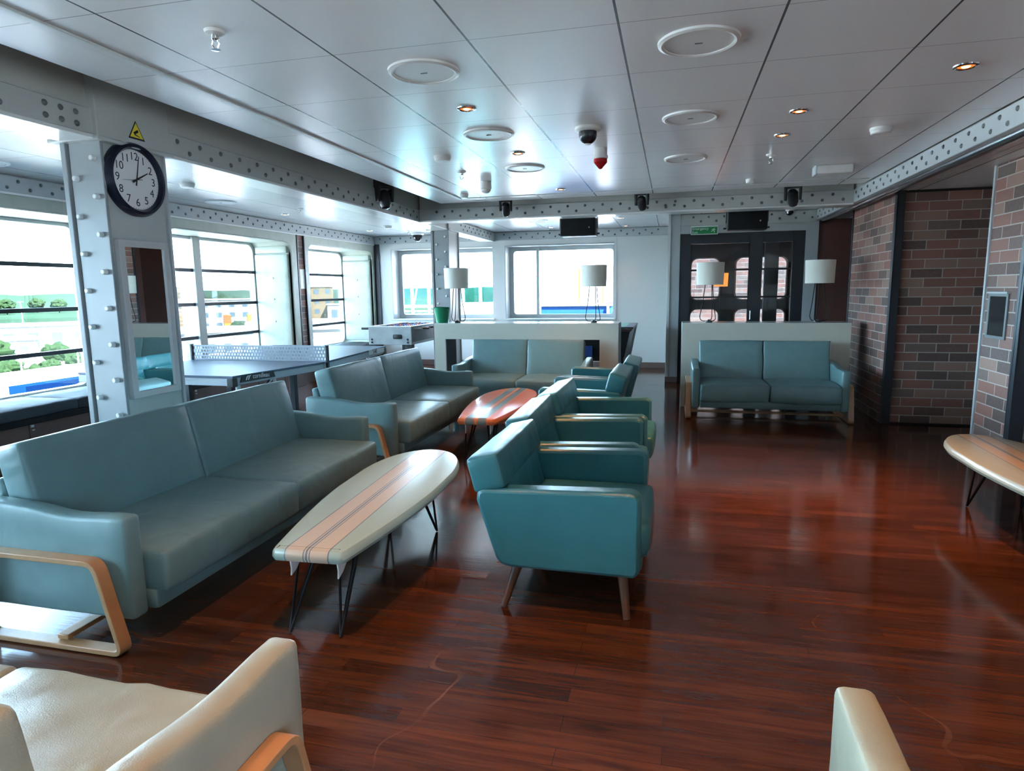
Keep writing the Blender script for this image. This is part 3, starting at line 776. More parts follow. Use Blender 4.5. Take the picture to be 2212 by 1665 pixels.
obj('handle', MB().tube([(.114*math.cos(a), .114*math.sin(a)-.012*abs(math.sin(a)), .20-.03*math.sin(a)) for a in [PI+i*PI/12 for i in range(13)]], .003, 6), 'wire_black', t)

# ------------------------------------------------------------------ table tennis table
t = thing('table_tennis_table', 'dark blue table tennis table with a white perforated net by the windows', 'ping pong table', (-4.49, 6.25, 0), math.radians(-.8))
hx = .84; Lh = 1.50
def sag(y): return .845-.04*(1-min(1, abs(y)/Lh))
for s in (-1, 1):
    y0, y1 = sorted((s*.02, s*Lh)); z0, z1 = sag(y0), sag(y1)
    v = [(-hx, y0, z0-.02), (hx, y0, z0-.02), (hx, y1, z1-.02), (-hx, y1, z1-.02), (-hx, y0, z0), (hx, y0, z0), (hx, y1, z1), (-hx, y1, z1)]
    f = [(0, 3, 2, 1), (4, 5, 6, 7), (0, 1, 5, 4), (1, 2, 6, 5), (2, 3, 7, 6), (3, 0, 4, 7)]
    top = obj('tabletop', MB().add(v, f), 'pp_top', t, smooth=False)
    v2 = []
    mb = MB()
    for sx in (-1, 1):
        a, b_ = (hx-.035, hx-.008) if sx > 0 else (-hx+.008, -hx+.035)
        mb.add([(a, y0, z0-.085), (b_, y0, z0-.085), (b_, y1, z1-.085), (a, y1, z1-.085), (a, y0, z0-.02), (b_, y0, z0-.02), (b_, y1, z1-.02), (a, y1, z1-.02)], f)
    ye = y1-.03 if s > 0 else y0+.0
    mb.box(-hx+.008, hx-.008, ye, ye+.03, .845-.085, .845-.021)
    obj('apron', mb, 'pp_side', t, .004)
    for sx in (-1, 1):
        yl = s*1.26
        obj('leg', MB().cyl((sx*.70, yl, .02), (sx*.70, yl, .77), .022).box(sx*.70-.03, sx*.70+.03, yl-.03, yl+.03, 0, .02), 'steel', t)
        obj('brace', MB().cyl((sx*.70, yl-s*.02, .45), (sx*.70, yl-s*.55, .755), .014), 'steel', t)
        obj('leg', MB().box(sx*.66-.03, sx*.66+.03, s*.34-.03, s*.34+.03, .0, .73), 'dark_metal', t, .004)
    obj('corner_guard', MB().box(hx-.06, hx+.004, *sorted((s*(Lh-.06), s*(Lh+.004))), .845-.10, .845-.022), 'black', t, .006)
net = MB(); zt, zb_ = .965, .815
ncol, nrow = 46, 4; pw = 2*(hx+.02)/ncol; ph = (zt-zb_)/nrow
for r in range(nrow):      # perforated plate: square cells with round holes, shifted row by row
    for c in range(ncol):
        x0 = -(hx+.02)+c*pw; z0 = zb_+r*ph; off = (pw/2 if r % 2 else 0)
        x0 += off
        if c == ncol-1 and off: continue
        inner = rrect(x0+pw*.17, x0+pw*.83, z0+ph*.13, z0+ph*.87, min(pw*.32, ph*.36), 2)
        n = 3; outer = rect_loop(inner, x0, x0+pw, z0, z0+ph); ring(net, 'y', outer, inner, -.004, .004)
net.box(-(hx+.02), hx+.02, -.006, .006, zt, zt+.010).box(-(hx+.02), hx+.02, -.006, .006, zb_-.008, zb_)
obj('net', net, 'pp_net', t, smooth=False)
for s in (-1, 1): obj('net_post', MB().box(s*(hx+.03)-.012, s*(hx+.03)+.012, -.02, .02, .74, .985), 'dark_metal', t, .003)
pl = obj('maker_plate', MB().prism([(-1.40, .775), (-1.37, .838), (-.92, .820), (-.90, .765), (-.90, .762)], 'x', hx-.006, hx+.002), 'black', t)
text('lettering', 'cornilleau', .062, 'decal_white', pl, frame((hx+.003, -1.11, .803), (0, 1, -.06), (0, .06, 1)), .0006)
sw = MB()
for k in range(2): sw.prism([(-1.33+k*.03, .785), (-1.318+k*.03, .786), (-1.30+k*.03, .815), (-1.28+k*.03, .826), (-1.295+k*.03, .827), (-1.318+k*.03, .816)], 'x', hx+.002, hx+.0035)
obj('emblem', sw, 'decal_white', pl)
pl2 = obj('number_plate', MB().box(hx-.006, hx+.002, 1.02, 1.44, .775, .832), 'decal_white', t)
text('lettering', '540', .072, 'black', pl2, frame((hx+.003, 1.18, .803), (0, 1, 0), (0, 0, 1)), .0006)

# ------------------------------------------------------------------ table football
t = thing('football_table', 'table football game with grey wooden sides behind the table tennis table', 'foosball table', (-4.31, 10.05, 0))
w, l = .365, .70
obj('cabinet', MB().box(-w, w, -l, -l+.03, .72, 1.0).box(-w, w, l-.03, l, .72, 1.0).box(-w, w, -l+.03, l-.03, .72, .76), 'foos_wood', t, .003)
for s in (-1, 1): obj('side_panel', MB().box(*sorted((s*(w-.025), s*w)), -l+.03, l-.03, .76, 1.0), 'foos_side', t)
obj('playing_field', MB().box(-w+.03, w-.03, -l+.04, l-.04, .84, .85), 'felt_green', t)
obj('goal_opening', MB().cush((.13, -l-.001, .845), (.075, .006, .038), .02, n=(3, 2, 3)), 'black', t)
obj('rim', MB().box(-w, -w+.03, -l, l, 1.0, 1.012).box(w-.03, w, -l, l, 1.0, 1.012).box(-w+.03, w-.03, -l, -l+.03, 1.0, 1.012), 'white_gloss', t, .002)
bl = MB()
for x in (-.31, .30):
    for z in (.755, .80): obj('bolt', MB().lathe([(0, .008), (.014, .008), (.018, 0)], 12), 'dark_metal', t, loc=(x, -l, z), rot=(PI/2, 0, 0))
for sx in (-1, 1):
    for sy in (-1, 1): obj('leg', MB().box(sx*(w-.06)-.055, sx*(w-.06)+.055, sy*(l-.07)-.055, sy*(l-.07)+.055, 0, .72), 'black', t, .004)
man = MB().cush((0, 0, -.03), (.012, .016, .045), .008, n=(2, 2, 2)).lathe([(0, .014), (.011, .009), (.013, 0), (.011, -.009), (0, -.013)], 8, (0, 0, .03))
for k in range(8):
    y = -l+.13+k*.163; m = 'blue_plastic' if k in (0, 1, 3, 5) else 'red_plastic'
    rod = obj('rod', MB().cyl((-w-.16, y, .965), (w+.14, y, .965), .008, n=8), 'steel', t)
    obj('grip', MB().cyl((w+.06 if k % 2 else -w-.06, y, .965), (w+.18 if k % 2 else -w-.18, y, .965), .017, n=10), 'black', rod)
    for j in range(3 if k not in (0, 7) else 1):
        obj('player_figure', man.mesh('player_figure', m), None, rod, loc=((j-1)*.17 if k not in (0, 7) else 0, y, .975))

# ------------------------------------------------------------------ pool table behind the long console
t = thing('pool_table', 'black game table with silver rim half hidden behind the long console', 'pool table', (-1.75, 10.40, 0))
w, l = 1.20, .62
v = []; 
def taper(z0, z1, a0, b0, a1, b1): 
    return MB().add([(-a0, -b0, z0), (a0, -b0, z0), (a0, b0, z0), (-a0, b0, z0), (-a1, -b1, z1), (a1, -b1, z1), (a1, b1, z1), (-a1, b1, z1)], [(0, 3, 2, 1), (4, 5, 6, 7), (0, 1, 5, 4), (1, 2, 6, 5), (2, 3, 7, 6), (3, 0, 4, 7)])
obj('body', taper(.44, .90, w-.16, l-.12, w-.06, l-.04), 'black', t, .006)
obj('rim', taper(.90, .95, w-.05, l-.03, w, l), 'steel', t, .004); obj('rail', MB().box(-w, w, -l, l, .95, .975), 'black', t, .006)
obj('cloth', MB().box(-w+.12, w-.12, -l+.12, l-.12, .975, .977), 'felt_green', t)
for sx in (-1, 1):
    for sy in (-1, 1):
        obj('leg', MB().box(sx*(w-.26)-.06, sx*(w-.26)+.06, sy*(l-.2)-.06, sy*(l-.2)+.06, 0, .44), 'dark_metal', t, .01)
        obj('corner_trim', MB().prism([(w-.16, .44), (w-.10, .44), (w, .95), (w-.07, .95)] if sx > 0 else [(-w+.16, .44), (-w+.10, .44), (-w, .95), (-w+.07, .95)], 'y', *sorted((sy*(l-.13), sy*(l-.11)))), 'steel', t)
obj('display_panel', MB().box(.42, .58, -l+.018, -l+.06, .52, .68), 'screen_blue', t)

# ------------------------------------------------------------------ window seats
def window_seat(label, y0, y1, nc, seed):
    t = thing('window_seat', label, 'bench', (-6.0, (y0+y1)/2, 0)); h = (y1-y0)/2
    obj('plinth', MB().box(-.12, 0, -h, h, .0, .325), 'brown_panel', t, .003)
    obj('edge_band', MB().box(-.75, .012, -h, h, .325, .385), 'wire_black', t, .004)
    for k in range(nc):
        c = -h+(k+.5)*2*h/nc
        obj('cushion', MB().cush((-.37, c, .437), (.375, h/nc-.003, .052), .022, n=(9, 14, 3), puff=(0, 0, .018), wr=.012, seed=seed+k, wsc=(7, 3, 5)), 'leather_bench', t)
    k = 0; y = -h+.02
    while y < h-.05:
        obj('door_gap', MB().box(.0, .0025, y, y+.006, .03, .32), 'black', t)
        obj('latch', MB().box(.0, .008, y+.02, y+.052, .295, .318).box(.0, .008, y+.03, y+.055, .262, .274), 'steel', t); y += .675
    return t
window_seat('padded window seat at the left edge behind the clock column, wrinkled grey cushions', 3.38, 6.27, 3, 5)
window_seat('padded window seat under the middle window behind the table tennis table', 6.95, 9.60, 3, 9)
window_seat('padded window seat under the farthest side window beside the football table', 10.18, 12.58, 2, 14)
tag(obj('wall_sign', MB().box(-6.165, -6.15, 9.86, 9.875, 1.62, 1.95).box(-6.165, -6.15, 9.99, 10.005, 1.62, 1.95).box(-6.165, -6.158, 9.875, 9.99, 1.62, 1.95), 'plastic_white', bevel=.002), 'slim white-edged holder on the brick pier between the two far side windows', 'sign holder')

# ------------------------------------------------------------------ on the near column: clock, mirror, camera notice
XW_ = -3.49
t = thing('wall_clock', 'round white wall clock with thick black rim on the near column', 'clock', (XW_-.018, 3.69, 2.308), 0)
MX = Matrix.Rotation(PI/2, 4, 'Y')
obj('rim', MB().lathe([(.205, .0), (.238, .0), (.240, .03), (.225, .055), (.207, .057), (.192, .035), (.192, .02)], 56, M=MX), 'clock_rim', t)
fc = obj('face', MB().lathe([(0, .026), (.196, .026), (.196, .015), (0, .015)], 48, M=MX), 'clock_face', t)
for k in range(1, 13):
    a = k*PI/6; y, z = .148*math.sin(a), .148*math.cos(a)
    text('numeral', str(k), .072, 'black', fc, frame((.0268, y, z), (0, 1, 0), (0, 0, 1)), .0004)
tick = MB()
for k in range(60):
    a = k*PI/30; r0 = .182; d = Vector((0, math.sin(a), math.cos(a))); tick.tube([d*r0+Vector((.0268, 0, 0)), d*.189+Vector((.0268, 0, 0))], .0009, 4)
obj('minute_marks', tick, 'black', fc)
def hand(name, ang, ln, wd, tail, x):
    a = math.radians(ang); d = Vector((0, math.sin(a), math.cos(a))); n = Vector((0, d.z, -d.y)); mb = MB()
    P = [d*-tail+n*wd*1.2, d*-tail-n*wd*1.2, d*ln-n*wd*.5, d*ln+n*wd*.5]; X = Vector((x, 0, 0)); Y = Vector((x+.002, 0, 0))
    mb.add([p+X for p in P]+[p+Y for p in P], [(0, 1, 2, 3), (7, 6, 5, 4), (0, 4, 5, 1), (1, 5, 6, 2), (2, 6, 7, 3), (3, 7, 4, 0)]); obj(name, mb, 'black', t)
hand('hour_hand', 61, .115, .006, .035, .030); hand('minute_hand', 12, .158, .0045, .04, .033); hand('second_hand', 262, .12, .0015, .045, .036)

t = thing('wall_mirror', 'tall white-framed mirror on the near column below the clock', 'mirror', (XW_, 3.70, 1.385))
hy, hz = .213, .525
inner = [(-hy+.045, -hz+.045), (hy-.045, -hz+.045), (hy-.045, hz-.045), (-hy+.045, hz-.045)]; outer = [(-hy, -hz), (hy, -hz), (hy, hz), (-hy, hz)]
mb = MB(); ring(mb, 'x', outer, inner, -.02, .022); obj('frame', mb, 'mirror_frame', t, .004)
obj('mirror_glass', MB().box(-.015, .008, -hy+.04, hy-.04, -hz+.04, hz-.04), 'mirror', t, smooth=False)
t = thing('camera_notice', 'yellow triangular security camera warning sticker above the clock', 'sign', (-3.468, 3.715, 2.622))
tri = lambda s, dz=0: [(-s, -s*.80+dz), (s, -s*.80+dz), (0, s*.95+dz)]
bd = obj('border', MB().prism(tri(.068), 'x', .0, .002), 'black', t); obj('sign_panel', MB().prism(tri(.054), 'x', .002, .0032), 'sign_yellow', t)
obj('camera_symbol', MB().prism([(-.026, -.012), (.010, .010), (.018, -.004), (-.018, -.026)], 'x', .0032, .004).prism([(-.02, -.028), (.02, -.036), (.022, -.032), (-.014, -.022)], 'x', .0032, .004), 'black', t)

# ------------------------------------------------------------------ emergency exit sign, wall niche
t = thing('exit_sign', 'green emergency exit sign on the white frame above the glazed door', 'exit sign', (.47, 10.765, 2.44))
obj('frame', MB().box(-.205, .205, .0, .015, -.068, .068), 'sign_white', t, .003); pn = obj('sign_panel', MB().box(-.195, .195, -.004, 0, -.058, .046), 'sign_green', t)
text('lettering', 'Emergency\nExit', .056, 'sign_white', pn, frame((-.185, -.0048, -.006), (1, 0, 0), (0, 0, 1)), .0005, 'LEFT')
rm = MB().lathe([(0, .008), (.008, 0), (0, -.008)], 8, (.152, -.006, .026))
for a, b_ in (((.148, .016), (.135, -.008)), ((.135, -.008), (.118, -.014)), ((.118, -.014), (.108, -.03)), ((.135, -.008), (.152, -.02)), ((.152, -.02), (.15, -.042)), ((.146, .010), (.166, -.002)), ((.146, .012), (.122, .010)), ((.122, .010), (.114, -.002))):
    rm.tube([(a[0], -.006, a[1]), (b_[0], -.006, b_[1])], .004, 6)
obj('running_figure', rm, 'sign_white', pn)
t = thing('wall_display', 'small dark recessed panel in a grey frame on the right brick wall', 'panel', (2.67, 6.255, 1.275))
mb = MB(); ring(mb, 'x', [(-.17, -.19), (.17, -.19), (.17, .19), (-.17, .19)], [(-.14, -.165), (.14, -.165), (.14, .165), (-.14, .165)], -.012, .0); obj('frame', mb, 'rivet_grey', t, .002)
obj('screen', MB().box(-.006, 0, -.145, .145, -.17, .17), 'black_gloss', t)
tag(obj('ledge', MB().box(2.645, 2.67, 6.08, 6.43, 1.465, 1.478), 'grey_light'), 'thin grey ledge just above the dark panel on the brick wall', 'ledge')
# ------------------------------------------------------------------ ceiling fittings (ceiling underside z=2.70)
ZC = 2.70
def grille(label, x, y):
    t = thing('ceiling_loudspeaker', label, 'ceiling speaker', (x, y, ZC), 0)
    obj('rim', MB().lathe([(.190, 0), (.188, -.010), (.172, -.016), (.160, -.012), (.160, 0)], 48), 'plastic_white', t)
    obj('grille', MB().lathe([(.160, -.008), (.0, -.010)], 48), 'plastic_white', t)
    obj('emblem', MB().box(-.018, .018, -.004, .004, -.013, -.010), 'rivet_grey', t)
GL = [(-1.30, 3.38, 'front ceiling disc of the left row, above the cream surfboard table'), (-1.35, 4.80, 'middle ceiling disc of the left row, second behind the first glowing downlight'), (-1.39, 6.19, 'farthest ceiling disc of the left row before the far beam'),
      (.095, 3.35, 'front ceiling disc of the right row, largest in the picture'), (.095, 4.755, 'middle ceiling disc of the right row right of the dome camera'), (.09, 6.19, 'farthest ceiling disc of the right row before the far beam')]
for x, y, l in GL: grille('round white '+l, x, y)
grille('round ceiling disc beyond the left beam just right of the clock', -5.56, 7.22)
grille('round ceiling disc beyond the left beam at the left edge of the picture', -5.75, 4.45)
grille('round ceiling disc behind the far beam left of the hanging loudspeaker', -2.235, 10.85)
SPOT = 30
def downlight(label, x, y, glow=True, e=1.0):
    t = thing('downlight', label, 'downlight', (x, y, ZC), 0, 'glowing recessed downlights')
    obj('bezel', MB().lathe([(.062, 0), (.060, -.006), (.048, -.010), (.042, -.004), (.040, -.001)], 32), 'chrome', t)
    rf = obj('reflector', MB().lathe([(.022, -.006), (.034, -.007), (.043, -.003)], 24), 'downlight_glow', t); obj('bulb', MB().lathe([(0, -.012), (.016, -.010), (.023, -.005)], 20), 'downlight_core', t)
    l = bpy.data.lights.new('downlight_beam', 'SPOT'); l.energy = SPOT*e; l.color = (1, .42, .12); l.spot_size = math.radians(76); l.spot_blend = 1.0; l.shadow_soft_size = .035
    o = bpy.data.objects.new('downlight_beam', l); C.objects.link(o); o.parent = t; o.location = (0, 0, -.02)
for x, y, l in [(-1.30, 4.11, 'nearest orange glowing downlight of the left row'), (-1.297, 5.52, 'second orange glowing downlight of the left row, left of the dome camera'), (-1.283, 7.60, 'farthest orange downlight of the left row, close to the far beam'),
                (1.494, 4.11, 'orange glowing downlight at the upper right, nearest of all'), (.79, 4.80, 'larger orange glowing downlight in the panel beside the right row of discs'), (.794, 5.50, 'orange downlight just beyond the larger one beside the right row of discs'),
                (1.494, 1.9, 'orange downlight over the right foreground'), (-1.30, 2.0, 'orange downlight over the left foreground'), (.10, 1.95, 'orange downlight over the middle foreground'), (-.55, .35, 'orange downlight behind the viewpoint')]:
    downlight(l, x, y, e=.9 if y < 2.5 else 1.5 if x > .5 else 1.0)
for x, y, l in [(-4.266, 6.63, 'orange downlight in the side bay between the clock and the moving spotlight'), (-5.588, 8.65, 'small downlight in the side bay above the table tennis net'), (-4.25, 9.42, 'downlight in the side bay just left of the far column'), (-5.605, 11.45, 'downlight in the side bay above the farthest side window'),
                (-3.86, 12.1, 'orange downlight shining beside the top of the far column')]:
    downlight(l, x, y, e=.5)
for x, y, l in [(-.855, 10.93, 'nearer of two white downlights behind the far beam'), (-.86, 12.32, 'farther of two white downlights behind the far beam'), (-2.22, 12.14, 'downlight behind the far beam left of the hanging loudspeaker')]:
    downlight(l, x, y, e=.15)

def sprinkler(label, x, y):
    t = thing('sprinkler', label, 'sprinkler', (x, y, ZC))
    obj('escutcheon', MB().lathe([(.045, 0), (.040, -.012), (.022, -.018), (.0, -.018)], 24), 'plastic_white', t)
    mb = MB().lathe([(.016, -.016), (.016, -.035), (.012, -.04), (0, -.04)], 12).tube([(.012, 0, -.035), (.018, 0, -.055), (.006, 0, -.075)], .0035, 6).tube([(-.012, 0, -.035), (-.018, 0, -.055), (-.006, 0, -.075)], .0035, 6).lathe([(0, -.074), (.020, -.077), (.020, -.080), (0, -.082)], 12)
    obj('head', mb, 'chrome', t)
for x, y, l in [(-1.99, 2.63, 'metal sprinkler head at upper left, largest one'), (-2.02, 6.18, 'sprinkler head in front of the small dome, left of the left disc row'), (.82, 6.26, 'sprinkler head left of the white ceiling box at right'), (-5.0, 8.12, 'sprinkler head in the side bay above the table tennis net'), (-4.89, 11.64, 'sprinkler head in the side bay near its dome camera'), (-2.22, 11.77, 'sprinkler head behind the far beam left of the hanging loudspeaker')]:
    sprinkler(l, x, y)
def smoke(label, x, y, r=.075, h=.045):
    t = thing('smoke_detector', label, 'smoke detector', (x, y, ZC))
    obj('base', MB().lathe([(r, 0), (r, -h*.45), (r*.97, -h*.5)], 32), 'plastic_white', t); obj('sensor_cap', MB().lathe([(r*.93, -h*.42), (r*.9, -h*.85), (r*.8, -h), (0, -h*1.02)], 32), 'plastic_white', t)
for x, y, l in [(-1.953, 5.45, 'round white smoke detector left of the middle ceiling disc'), (1.474, 5.49, 'round white smoke detector at the right, before the white ceiling box'), (-4.96, 5.93, 'white smoke detector in the side bay right of the clock'), (-4.915, 10.77, 'white smoke detector in the side bay before its dome camera')]: smoke(l, x, y)
smoke('small square-looking white detector close to the far left ceiling corner', -2.457, 7.60, .05, .05)
smoke('small white detector near the far beam at right', .79, 7.60, .045, .04)
def dome(label, x, y, s=1.0, big=True):
    t = thing('dome_camera', label, 'security camera', (x, y, ZC))
    obj('housing', MB().lathe([(.088*s, 0), (.090*s, -.018*s), (.078*s, -.028*s), (.060*s, -.030*s)], 36), 'plastic_white', t)
    obj('dome', MB().lathe([(.062*s, -.026*s)]+[(.062*s*math.cos(a), -.05*s-.062*s*math.sin(a)) for a in [i*PI/16 for i in range(9)]], 32), 'lens_dark', t)
    obj('lens_ring', MB().lathe([(.024*s, -.108*s), (.016*s, -.114*s), (0, -.114*s)], 16), 'plastic_white', t)
dome('black dome security camera hanging mid ceiling, next to the red siren', -.616, 4.83, 1.05)
dome('dome security camera in the side bay near the far column', -4.958, 12.25, 1.5)
t = thing('dome_camera', 'white cylindrical ceiling camera beyond the front sprinkler pair, left of the left disc row', 'security camera', (-1.964, 6.83, ZC))
obj('housing', MB().lathe([(.060, 0), (.062, -.075), (.056, -.082)], 30), 'plastic_white', t); obj('dome', MB().lathe([(.056, -.078), (.052, -.10), (.032, -.118), (0, -.124)], 30), 'plastic_white', t)
t = thing('alarm_beacon', 'white ceiling siren with pointed red lens beside the dome camera', 'alarm', (-.603, 5.55, ZC))
obj('base', MB().lathe([(.055, 0), (.055, -.06), (.062, -.062), (.062, -.085), (.05, -.09)], 32), 'plastic_white', t)
obj('lens', MB().lathe([(.056, -.088), (.056, -.115), (.012, -.165), (0, -.168)], 32), 'red_lens', t)
t = thing('emergency_light', 'white rectangular box fixed under the ceiling at right', 'light box', (1.49, 7.03, ZC))
obj('body', MB().cush((0, 0, -.042), (.165, .085, .042), .014, n=(4, 4, 3)), 'plastic_white', t); obj('clip', MB().box(.03, .05, -.08, -.07, -.072, -.062).box(.115, .135, -.08, -.07, -.072, -.062), 'plastic_white', t); obj('end_cap', MB().cush((-.16, 0, -.042), (.012, .084, .043), .008, n=(2, 3, 3)), 'grey_light', t)

# moving head lights hanging in the gap in front of the beams
def mover(label, x, y, rz, tilt, s=1.0):
    t = thing('moving_spotlight', label, 'stage light', (x, y, 2.76), rz); t.scale = (s, s, s)
    obj('mount', MB().box(-.085, .085, -.07, .07, -.03, .05).cyl((0, 0, .04), (0, 0, .30), .02), 'black', t, .006)
    y_ = MB()
    for q in (-1, 1): y_.prism([(-.05, -.03), (.05, -.03), (.03, -.17), (-.03, -.17)], 'x', *sorted((q*.085, q*.062)))
    obj('yoke', y_.box(-.085, .085, -.045, .045, -.045, -.025), 'black', t, .004)
    M = Matrix.Translation((0, 0, -.145)) @ Matrix.Rotation(tilt, 4, 'X')
    h = MB().lathe([(0, .085), (.035, .085), (.055, .06), (.055, -.05), (.045, -.07), (.042, -.085)], 20, M=M)
    hd = obj('head', h, 'black', t); obj('lens', MB().lathe([(.043, -.083), (.03, -.092), (0, -.095)], 20, M=M), 'lens_dark', hd)
    return t
mover('black moving spotlight hanging in front of the left beam, largest of the four', -3.22, 7.0, .9, -.25, 1.15)
mover('small black moving spotlight on the far beam, leftmost of three', -2.18, 8.52, .15, .5)
mover('small black moving spotlight on the far beam, above the gap between the two hanging loudspeakers', -.40, 8.52, -.2, .6)
mover('small black moving spotlight on the far beam, right one above the door side', 1.38, 8.52, -.3, .6, 1.12)
def speaker(label, x, y, z, w=.52, h=.25, d=.26):
    t = thing('loudspeaker', label, 'speaker', (x, y, z))
    obj('cabinet', MB().cush((0, d/2, 0), (w/2, d/2, h/2), .015, n=(3, 3, 3)), 'black', t); obj('grille', MB().cush((0, -.002, 0), (w/2-.012, .008, h/2-.012), .006, n=(3, 2, 3)), 'wire_black', t)
    obj('badge', MB().box(.155, .172, -.0125, -.009, -.02, .0), 'steel', t)
    br = MB()
    for q in (-1, 1): br.box(*sorted((q*(w/2+.004), q*(w/2+.012))), .05, .2, -.02, .02 if False else .27-.0).cyl((q*(w/2), .13, -.09), (q*(w/2+.04), .13, -.09), .012)
    br.box(-w/2-.012, w/2+.012, .05, .2, .262, .27)
    obj('bracket', br, 'black', t)
    return t
speaker('black loudspeaker hung behind the far beam above the bright far windows', -1.34, 9.4, 2.433)
speaker('black loudspeaker hung behind the far beam above the glazed door', .967, 9.4, 2.438)
t = thing('dome_camera', 'small black dome camera under the ceiling corner right of the second loudspeaker', 'security camera', (1.66, 10.45, 2.70))
obj('housing', MB().lathe([(.06, 0), (.06, -.05), (.05, -.06)], 24), 'plastic_white', t); obj('dome', MB().lathe([(.055, -.055), (.05, -.09), (.03, -.11), (0, -.118)], 24), 'lens_dark', t)
# ------------------------------------------------------------------ outside: port seen from a high deck (ground 14 m below)
GZ = -14.0
struct('floor_port_ground', bx(-2500, 200, -1500, 2500, GZ-.5, GZ), 'apron_pale', smooth=False)
def ext(name, mb, m, label, cat, group=None, smooth=False):
    return tag(obj(name, mb, m, smooth=smooth), label, cat, group)
def polar(az, dist): a = math.radians(az); return -dist*math.sin(a), dist*math.cos(a)     # az measured from +Y towards -X
# harbour water, far bank, hills
def quad(pts, z0, z1): return MB().prism(pts, 'z', z0, z1)
def belt(d0, d1, a0, a1, z0, z1, n=24, jit=0):
    L = [polar(a0+(a1-a0)*i/n, d0) for i in range(n+1)]+[polar(a1+(a0-a1)*i/n, d1) for i in range(n+1)]
    return MB().prism(L, 'z', z0, z1)
ext('harbour_water', belt(330, 455, 25, 130, GZ, GZ+.3), 'sea', 'strip of harbour water beyond the port buildings', 'water')
ext('far_bank', belt(460, 850, 20, 130, GZ, GZ+3), 'land_green', 'low green bank beyond the harbour water', 'land')
hl = MB(); n = 70; vs = []
for i in range(n+1):
    a = 15+115*i/n; h = 7+9*(noise.noise(Vector((a*.13, 0, 1)))*.6+noise.noise(Vector((a*.5, 3, 1)))*.35)+13
    for d, z in ((860, GZ), (900, GZ+max(6, h)), (960, GZ+max(6, h)*.9), (1000, GZ)): x, y = polar(a, d); vs.append((x, y, z))
fs = [(i*4+k, (i+1)*4+k, (i+1)*4+k+1, i*4+k+1) for i in range(n) for k in range(3)]
ext('hill', hl.add(vs, fs), 'land_green', 'long low wooded ridge on the horizon', 'hill', smooth=True)
def tree_mesh(seed, r, h, palm=False):
    mb = MB()
    if palm:
        for k in range(11):
            a = k*2*PI/11; d = Vector((math.cos(a), math.sin(a), 0)); P = [Vector((0, 0, h))+d*(u*r)+Vector((0, 0, .5*r*u-.95*r*u*u)) for u in (0, .3, .6, 1)]
            mb.tube(P, [.05, .28, .25, .03], 4)
        return mb
    rnd = random.Random(seed); bm = bmesh.new(); bmesh.ops.create_icosphere(bm, subdivisions=4, radius=1)
    vs = []
    for v in bm.verts:
        q = v.co*(1+.38*noise.noise(v.co*2.1+Vector((seed, 0, 0)))+.2*noise.noise(v.co*5+Vector((0, seed, 0)))); vs.append((q.x*r, q.y*r, h+q.z*r*.75))
    fs = [tuple(x.index for x in f.verts) for f in bm.faces]; bm.free(); return mb.add(vs, fs)
TM = [tree_mesh(s, 3.2, 4.2).mesh('crown', 'tree_green') for s in (1, 5, 9)]; PM = tree_mesh(0, 2.6, 6.5, True).mesh('crown', 'tree_green'); TK = MB().cyl((0, 0, 0), (0, 0, 3.6), .28, .18, 8).mesh('trunk', 'trunk'); TKP = MB().cyl((0, 0, 0), (0, 0, 6.5), .2, .14, 8).mesh('trunk', 'trunk')
def tree(az, d, s, label, group, palm=False, k=0):
    x, y = polar(az, d); t = thing('palm_tree' if palm else 'tree', label, 'tree', (x, y, GZ), k*1.3, group); t.scale = (s, s, s)
    if d > 455: t.location.z = GZ+3.02
    obj('crown', PM if palm else TM[k % 3], None, t); obj('trunk', TKP if palm else TK, None, t)
for k, (az, d, s) in enumerate([(49.5, 172, .8), (48.4, 160, .6), (46.8, 178, .75), (45.5, 190, .7), (44.2, 170, .55), (53.6, 150, 1.3), (50.8, 135, .6), (43.5, 182, .6), (52.3, 140, .7), (49.9, 150, .55), (47.4, 152, .5), (45.1, 158, .5)]): tree(az, d, s, 'round green tree among the port buildings outside the left window', 'trees in the port on the left', k=k)
for k, (az, d, s) in enumerate([(37.6, 210, .9), (36.8, 225, 1.0), (35.6, 200, .7), (34.6, 230, .9), (33.9, 206, .7), (33.4, 218, .8), (31.8, 226, .8), (30.6, 212, .6)]): tree(az, d, s, 'green tree before the stacked containers outside the middle window', 'trees by the containers', k=k)
for k, (az, d, s) in enumerate([(55, 560, 1.7), (53.4, 600, 1.5), (52, 580, 1.6), (50.3, 620, 1.6), (49.0, 600, 1.5), (47.3, 580, 1.6), (45.2, 620, 1.7), (43.8, 600, 1.5), (39.3, 620, 1.7), (38.2, 600, 1.8), (37.2, 610, 1.5), (36, 580, 1.5), (34.8, 620, 1.6), (33.5, 600, 1.7), (32.3, 620, 1.5), (28.3, 620, 1.7), (27.4, 600, 1.6), (26, 580, 1.6), (25.2, 610, 1.6)]): tree(az, d, s, 'dark tree clump on the far bank across the water', 'trees on the far bank', k=k)
tree(46.9, 62, 1.0, 'palm tree on the verge below the left window', 'palms on the verge', True); tree(44.6, 72, .9, 'palm tree on the verge below the left window', 'palms on the verge', True, 2)
